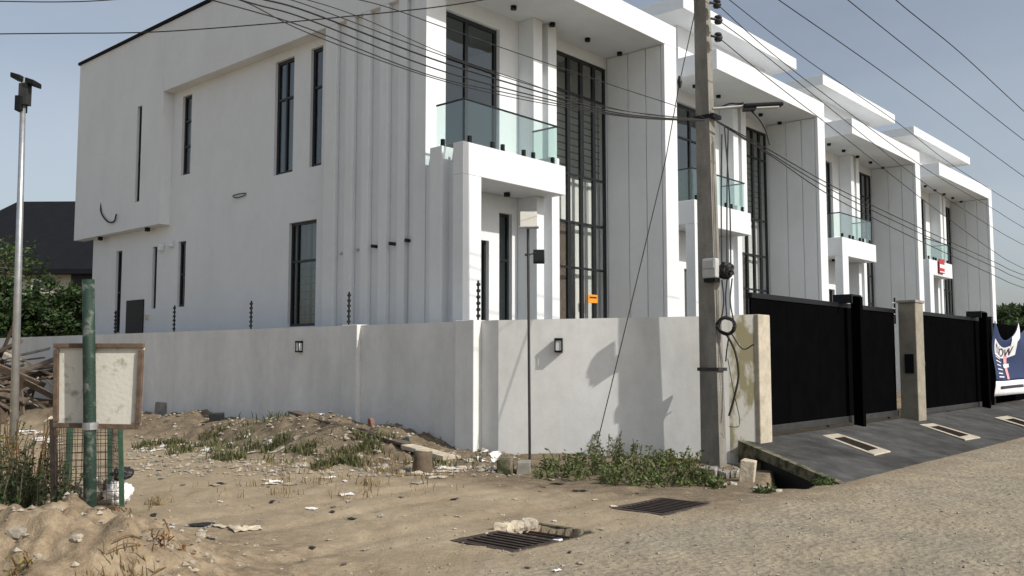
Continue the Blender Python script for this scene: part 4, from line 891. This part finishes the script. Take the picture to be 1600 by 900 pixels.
block(262, 642, (.22, .2, .17), .3, 'conc', 'grey concrete block with dark hole lying by the side wall'); block(338, 660, (.13, .12, .12), .8, 'scrapblack', 'small black block lying against the side wall')
for i, (x, y, s) in enumerate(((1075, 752, .05), (1120, 755, .06), (1145, 757, .05), (1180, 765, .05), (1195, 763, .04), (1090, 735, .07), (1150, 738, .06), (1215, 768, .045), (1158, 728, .06), (1130, 760, .04))):
    lump('rubble_lump', on(x, y), (s*1.3, s, s*.7), 'stone', i+100, 'lump of rubble strewn before the pole and drain mouth', 'rubble', 'rubble before the pole', sub=2)
# stump on the bank
p = on(660, 706); st = thing('tree_stump', p, 'short cut tree stump with pale top on the rubbish bank', 'stump')
MB().tube([p-Vector((0, 0, .1)), p+Vector((0, 0, .06)), p+Vector((.01, 0, .2)), p+Vector((.02, 0, .30))], [.17, .145, .13, .13], 14).build('bole', 'bark', st, smooth=True)
MB().tube([p+Vector((.02, 0, .301)), p+Vector((.02, 0, .315))], .122, 14).build('cut_top', 'palestone', st)
# long slabs on the bank
def plank(a, c, w, t, m, lab, cat='plank', grp=None, roll=0, name='plank'):
    a, c = Vector(a), Vector(c); d = c-a; s = d.cross(Vector((0, 0, 1))).normalized(); u = s.cross(d).normalized(); s, u = s*math.cos(roll)+u*math.sin(roll), u*math.cos(roll)-s*math.sin(roll)
    return at_base(tag(MB().obox((a+c)/2, d/2, s*w, u*t).build(name, m, bevel=.004), lab, cat, grp))
up6 = Vector((0, 0, .07))
def lay(x0, y0, x1, y1, X, lift, w, t, m, lab, cat='plank', name='plank'):
    p, q = at(x0, y0, 0, X), at(x1, y1, 0, X)
    for v in (p, q): v.z = hgt(v.x, v.y) + lift
    plank(p, q, w, t, m, lab, cat, name=name)
lay(458, 658, 640, 664, 9.95, .07, .11, .022, 'wood', 'long weathered plank lying on the rubbish bank'); lay(636, 666, 702, 684, 9.8, .10, .13, .03, 'palestone', 'short pale slab tilted at the end of the long plank', 'slab', 'slab')
lump('plastic_scrap', on(634, 671)+Vector((0, 0, .03)), (.07, .06, .08), 'teal', 41, 'dark teal plastic scrap on the bank by the side wall', 'litter', sub=2); lump('broken_brick', on(580, 672)+Vector((0, 0, .06)), (.055, .06, .09), 'brickred', 44, 'brownish-red broken brick lump standing on the plank', 'brick', sub=2)
# litter on the bank and sand: flat crumpled scraps
def scrap(px_, py_, s, m, lab, grp=None, nm='scrap'):
    p = on(px_, py_); b = MB(); n = 4; a = random.uniform(0, 6.28); sx, sy = s*random.uniform(.8, 1.5), s*random.uniform(.5, .9); k0 = random.uniform(0, 50)
    for i in range(n+1):
        for j in range(n+1):
            u, v = (i/n-.5)*2*sx, (j/n-.5)*2*sy; u += .3*s*noise.noise((i*.9, j*.9, k0)); v += .3*s*noise.noise((i*.9, j*.9, k0+5))
            x = p.x+u*math.cos(a)-v*math.sin(a); y = p.y+u*math.sin(a)+v*math.cos(a); b.v.append((x, y, hgt(x, y)+.012+s*.35*abs(noise.noise((i*.8, j*.8, k0+9)))))
    for i in range(n):
        for j in range(n): q = i*(n+1)+j; b.f.append((q, q+n+1, q+n+2, q+1))
    o = at_base(tag(b.build(nm, m), lab, 'litter', grp)); sd = o.modifiers.new('t', 'SOLIDIFY'); sd.thickness = .006; return o
for i in range(46): scrap(random.uniform(225, 560), random.uniform(662, 688) if i % 3 else random.uniform(690, 712), random.uniform(.04, .09), random.choice(['plasticwhite', 'plasticwhite', 'palestone', 'stone']), 'pale scrap of litter on the left of the rubbish bank', 'pale litter on the bank')
for i in range(34): scrap(random.uniform(640, 775), random.uniform(698, 742), random.uniform(.03, .09), random.choice(['plasticwhite', 'palestone', 'stone', 'scrapblack']), 'scrap of litter heaped on the bank near the wall corner', 'litter near the wall corner')
for i in range(16): lump('rubble_lump', on(random.uniform(600, 775), random.uniform(700, 742)), (random.uniform(.04, .09), random.uniform(.04, .08), random.uniform(.03, .06)), random.choice(['stone', 'palestone', 'conc']), 200+i, 'rough lump of rubble on the bank near the wall corner', 'rubble', 'rubble near the wall corner', sub=2)
for x, y, s, m in ((315, 822, .11, 'scrapblack'), (322, 845, .10, 'scrapblack'), (345, 757, .06, 'scrapblack'), (248, 738, .035, 'scrapblack'), (250, 714, .03, 'scrapblack'), (425, 786, .05, 'scrapblack'), (455, 758, .09, 'stone'), (335, 760, .07, 'stone'), (545, 785, .05, 'stone'), (550, 812, .05, 'scrapblack'), (570, 860, .04, 'stone'), (715, 808, .035, 'stone'), (488, 858, .035, 'scrapblack'), (595, 806, .045, 'stone'), (240, 806, .06, 'scrapblack'), (900, 768, .05, 'scrapblack'), (912, 768, .06, 'scrapblack'), (870, 757, .08, 'scrapblack'), (860, 750, .05, 'palestone'), (995, 772, .03, 'scrapblack'), (20, 880, .05, 'scrapblack')):
    scrap(x, y, s*.8, m, {'scrapblack': 'black scrap of plastic lying on the sand', 'stone': 'dull grey-brown scrap lying on the sand', 'palestone': 'pale scrap beside the black scraps left of the weeds'}[m], {'scrapblack': 'black scraps on the sand', 'stone': 'dull scraps on the sand'}.get(m))
for x, y, s in ((370, 828, .10), (395, 829, .09), (345, 824, .06)): scrap(x, y, s, 'palestone', 'pale flattened strip of sacking trodden into the sand', 'pale sacking in the sand')
for i in range(30):
    x, y = random.uniform(230, 1000), random.uniform(745, 895); scrap(x, y, random.uniform(.012, .032), random.choice(['scrapblack', 'stone', 'wood', 'wood', 'palestone', 'plasticwhite']), 'tiny scrap of litter scattered over the sandy ground', 'tiny litter over the sand')
lump('stone', on(103, 836)+Vector((0, 0, .02)), (.16, .07, .06), 'palestone', 61, 'pale yellowish stone slab on the sand heap left of the post', 'stone', sub=2, rough=.2); lump('stone', on(207, 858), (.05, .045, .04), 'plasticwhite', 62, 'small white stone on the sand heap right of the post', 'stone', sub=2)
for i, (x, y, s) in enumerate(((25, 855, .05), (60, 868, .06), (85, 845, .04), (130, 870, .05), (160, 880, .045), (20, 835, .04), (45, 838, .04), (120, 850, .035), (105, 890, .05), (180, 845, .03), (70, 828, .035), (230, 870, .035))):
    lump('clod', on(x, y), (s*1.2, s, s*.8), 'stone', 300+i, 'clod of dried earth on the sand heap', 'clod', 'clods on the sand heap', sub=2)
for i in range(26):
    sz = random.choice([.015, .02, .025, .03, .05]); lump('heap_stone', on(random.uniform(0, 320), random.uniform(815, 895)), (sz*1.3, sz, sz*.8), random.choice(['stone', 'conc', 'palestone', 'stone']), 500+i, 'small stone half sunk in the earth heap', 'stone', 'stones in the earth heap', sub=1)
for x, y, h in ((190, 812, .22), (215, 842, .2), (20, 868, .16), (262, 872, .2)):
    shrub(on(x, y), 9, h, (.12, .1), 9, .035, {190: 'small brown weed on the heap just right of the post', 215: 'dry weed on the right slope of the heap', 20: 'low weed on the heap at the lower left corner', 262: 'dry weed at the lower right foot of the heap'}[x], 'dry' if x != 20 else 'leafyel', 'weed', None, 'weed', dry=True)
for i in range(14):
    p = on(random.uniform(190, 300), random.uniform(840, 895)); a = random.uniform(0, 3.1); d = Vector((math.cos(a), math.sin(a), random.uniform(-.1, .35)))*random.uniform(.1, .22)
    at_base(tag(MB().tube(smooth([p+Vector((0, 0, .02)), p+d*.5+Vector((0, 0, .05)), p+d+Vector((0, 0, .02))], 3), .005, 5).build('twig', 'dry'), 'dry twig lying on the right slope of the sand heap', 'twig', 'twigs on the sand heap'))
lump('pipe_end', on(965, 588)*0+chp(1152, 678)*0+on(1150, 735), (.05, .05, .05), 'conc', 400, 'grey lump of set concrete behind the pole foot', 'rubble', sub=2)

# wood heap at far left
wc = Vector((9.2, 25.6, 0))
for i in range(62):
    f = i/62; L_ = random.uniform(.8, 2.4); a = AZ-R_(90)+random.gauss(0, .8); c = wc + Rv*random.gauss(-.2, .75) + Fh*random.gauss(0, .5); hmax = 1.75*max(.1, 1-abs((c-wc).dot(Rv)+.5)/2.3)
    c.z = hgt(c.x, c.y)+.08+hmax*random.random()**.8; d = Vector((math.cos(a), math.sin(a), random.gauss(-.12, .42))).normalized()*L_*.5
    plank(c-d, c+d, random.uniform(.03, .11), random.uniform(.012, .04), random.choice(['wood', 'wood', 'wood', 'framewood', 'conc']), 'weathered plank in the heap of scrap wood by the mast', 'plank', 'planks in the scrap wood heap', random.uniform(-1, 1))
p = dep(0, 548, 24.2); q = dep(90, 590, 24.6); plank(p, q, .07, .03, 'palestone', 'long pale plank sloping over the top of the scrap heap')
p = dep(66, 588, 24.0); q = dep(92, 612, 24.2); plank(p, q, .28, .015, 'palestone', 'square pale board leaning at the right of the scrap heap', 'board', name='board')
for i in range(18): scrap(random.uniform(15, 90), random.uniform(648, 668), random.uniform(.08, .18), random.choice(['plasticwhite', 'stone', 'palestone']), 'pale rubbish at the foot of the scrap wood heap', 'rubbish below the wood heap')

# ------------------------------------------------------------------ neighbour house at left
h0 = dep(60, 561, 50); hb = thing('neighbour_house', (h0.x, h0.y, 0), 'cream house with charcoal hipped roof behind trees at left', 'house')
def hp(x, y, d): return dep(x, y, d)
e0, e1 = hp(-190, 424, 47), hp(165, 419, 47); r0, r1 = hp(28, 311, 55), hp(150, 319, 55)
dz = (e0.z+e1.z)/2; rz = (r0.z+r1.z)/2
E0, E1 = Vector((e0.x, e0.y, dz)), Vector((e1.x, e1.y, dz)) + (e1-e0).normalized()*6; bk = Fh*16
R0, R1 = Vector((r0.x, r0.y, rz)), Vector((r1.x, r1.y, rz)) + (e1-e0).normalized()*3
b = MB(); b.quadpts([E0, E1, R1, R0]); b.quadpts([E0+bk, E0, R0]); b.quadpts([E1, E1+bk, R1]); b.quadpts([E1+bk, E0+bk, R0, R1]); b.build('roof', 'roofdark', hb)
dn = (E1-E0).normalized(); inn = Fh*.6
MB().hexa([E0+inn+dn*.6-Vector((0,0,dz)), E1+inn-dn*.6-Vector((0,0,dz)), E1+bk-inn-Vector((0,0,dz)), E0+bk-inn-Vector((0,0,dz)), E0+inn+dn*.6, E1+inn-dn*.6, E1+bk-inn, E0+bk-inn]).build('wall', 'creamwall', hb)
MB().hexa([E0-Vector((0,0,.25)), E1-Vector((0,0,.25)), E1+inn*.9-Vector((0,0,.25)), E0+inn*.9-Vector((0,0,.25)), E0-Vector((0,0,.003)), E1-Vector((0,0,.003)), E1+inn*.9-Vector((0,0,.003)), E0+inn*.9-Vector((0,0,.003))]).build('eaves', 'roofdark', hb)
for x0, x1, y0, y1 in ((110, 143, 424, 462), (48, 64, 436, 470), (10, 26, 440, 470)):
    a, c = hp(x0, y1, 47.4), hp(x1, y0, 47.4); w = MB().hexa([Vector((*a.xy, a.z)), Vector((*c.xy, a.z)), Vector((*(c+Fh*.5).xy, a.z)), Vector((*(a+Fh*.5).xy, a.z)), Vector((*a.xy, c.z)), Vector((*c.xy, c.z)), Vector((*(c+Fh*.5).xy, c.z)), Vector((*(a+Fh*.5).xy, c.z))]).build('window', 'bannerwhite' if x0 != 110 else 'rubber', hb)
    if x0 != 110:
        a2, c2 = hp(x0+3, y1-3, 47.36), hp(x1-3, y0+3, 47.36); MB().hexa([Vector((*a2.xy, a2.z)), Vector((*c2.xy, a2.z)), Vector((*(c2+Fh*.03).xy, a2.z)), Vector((*(a2+Fh*.03).xy, a2.z)), Vector((*a2.xy, c2.z)), Vector((*c2.xy, c2.z)), Vector((*(c2+Fh*.03).xy, c2.z)), Vector((*(a2+Fh*.03).xy, c2.z))]).build('pane', 'rubber', w)
# trees at left
for i, (x, d, h, cr) in enumerate(((115, 38, 3.6, (1.7, 1.7, 1.5)), (75, 37, 3.0, (1.8, 1.8, 1.5)), (30, 36, 2.8, (1.8, 1.8, 1.7)), (-20, 35, 3.2, (2, 2, 2.0)), (95, 40, 2.2, (2.2, 2, 1.6)), (50, 39, 2.0, (2.2, 2, 1.5)), (135, 40, 2.0, (1.6, 1.6, 1.3)))):
    tlab = ['bushy tree nearest the end house wall', 'dark bushy tree left of the green post', 'bushy tree in front of the cream house windows', 'bushy tree at the left frame edge behind the mast', 'low dark tree behind the notice board post', 'low bush tree at the middle of the thicket', 'low dark tree squeezed against the end house'][i] + ', behind the side wall'
    p = dep(x, 561, d); tree((p.x, p.y, 0), h, cr, 3600, .26, tlab, 'leafdark', grp='trees in the thicket behind the side wall')
p = dep(-55, 561, 25); tree((p.x, p.y, 0), 4.3, (2.0, 1.6, .9), 1500, .13, 'feathery light tree reaching in from the left edge', 'leafmid', name='feathery_tree', tr=.08, clumps=34)
# far right trees
for i, (x, d, h, cr) in enumerate(((1575, 95, 5.0, (4, 4, 2.2)), (1605, 88, 4.6, (4, 4, 2.0)), (1640, 90, 4.6, (4, 4, 2.2)))):
    p = dep(x, 561, d); tree((p.x, p.y, 0), h, cr, 4500, .55, ('far dark tree just right of the farthest house', 'far dark tree above the banner at the right edge', 'far dark tree cut off by the right picture edge')[i], 'leafdark', grp='trees beyond the banner', tr=.2)
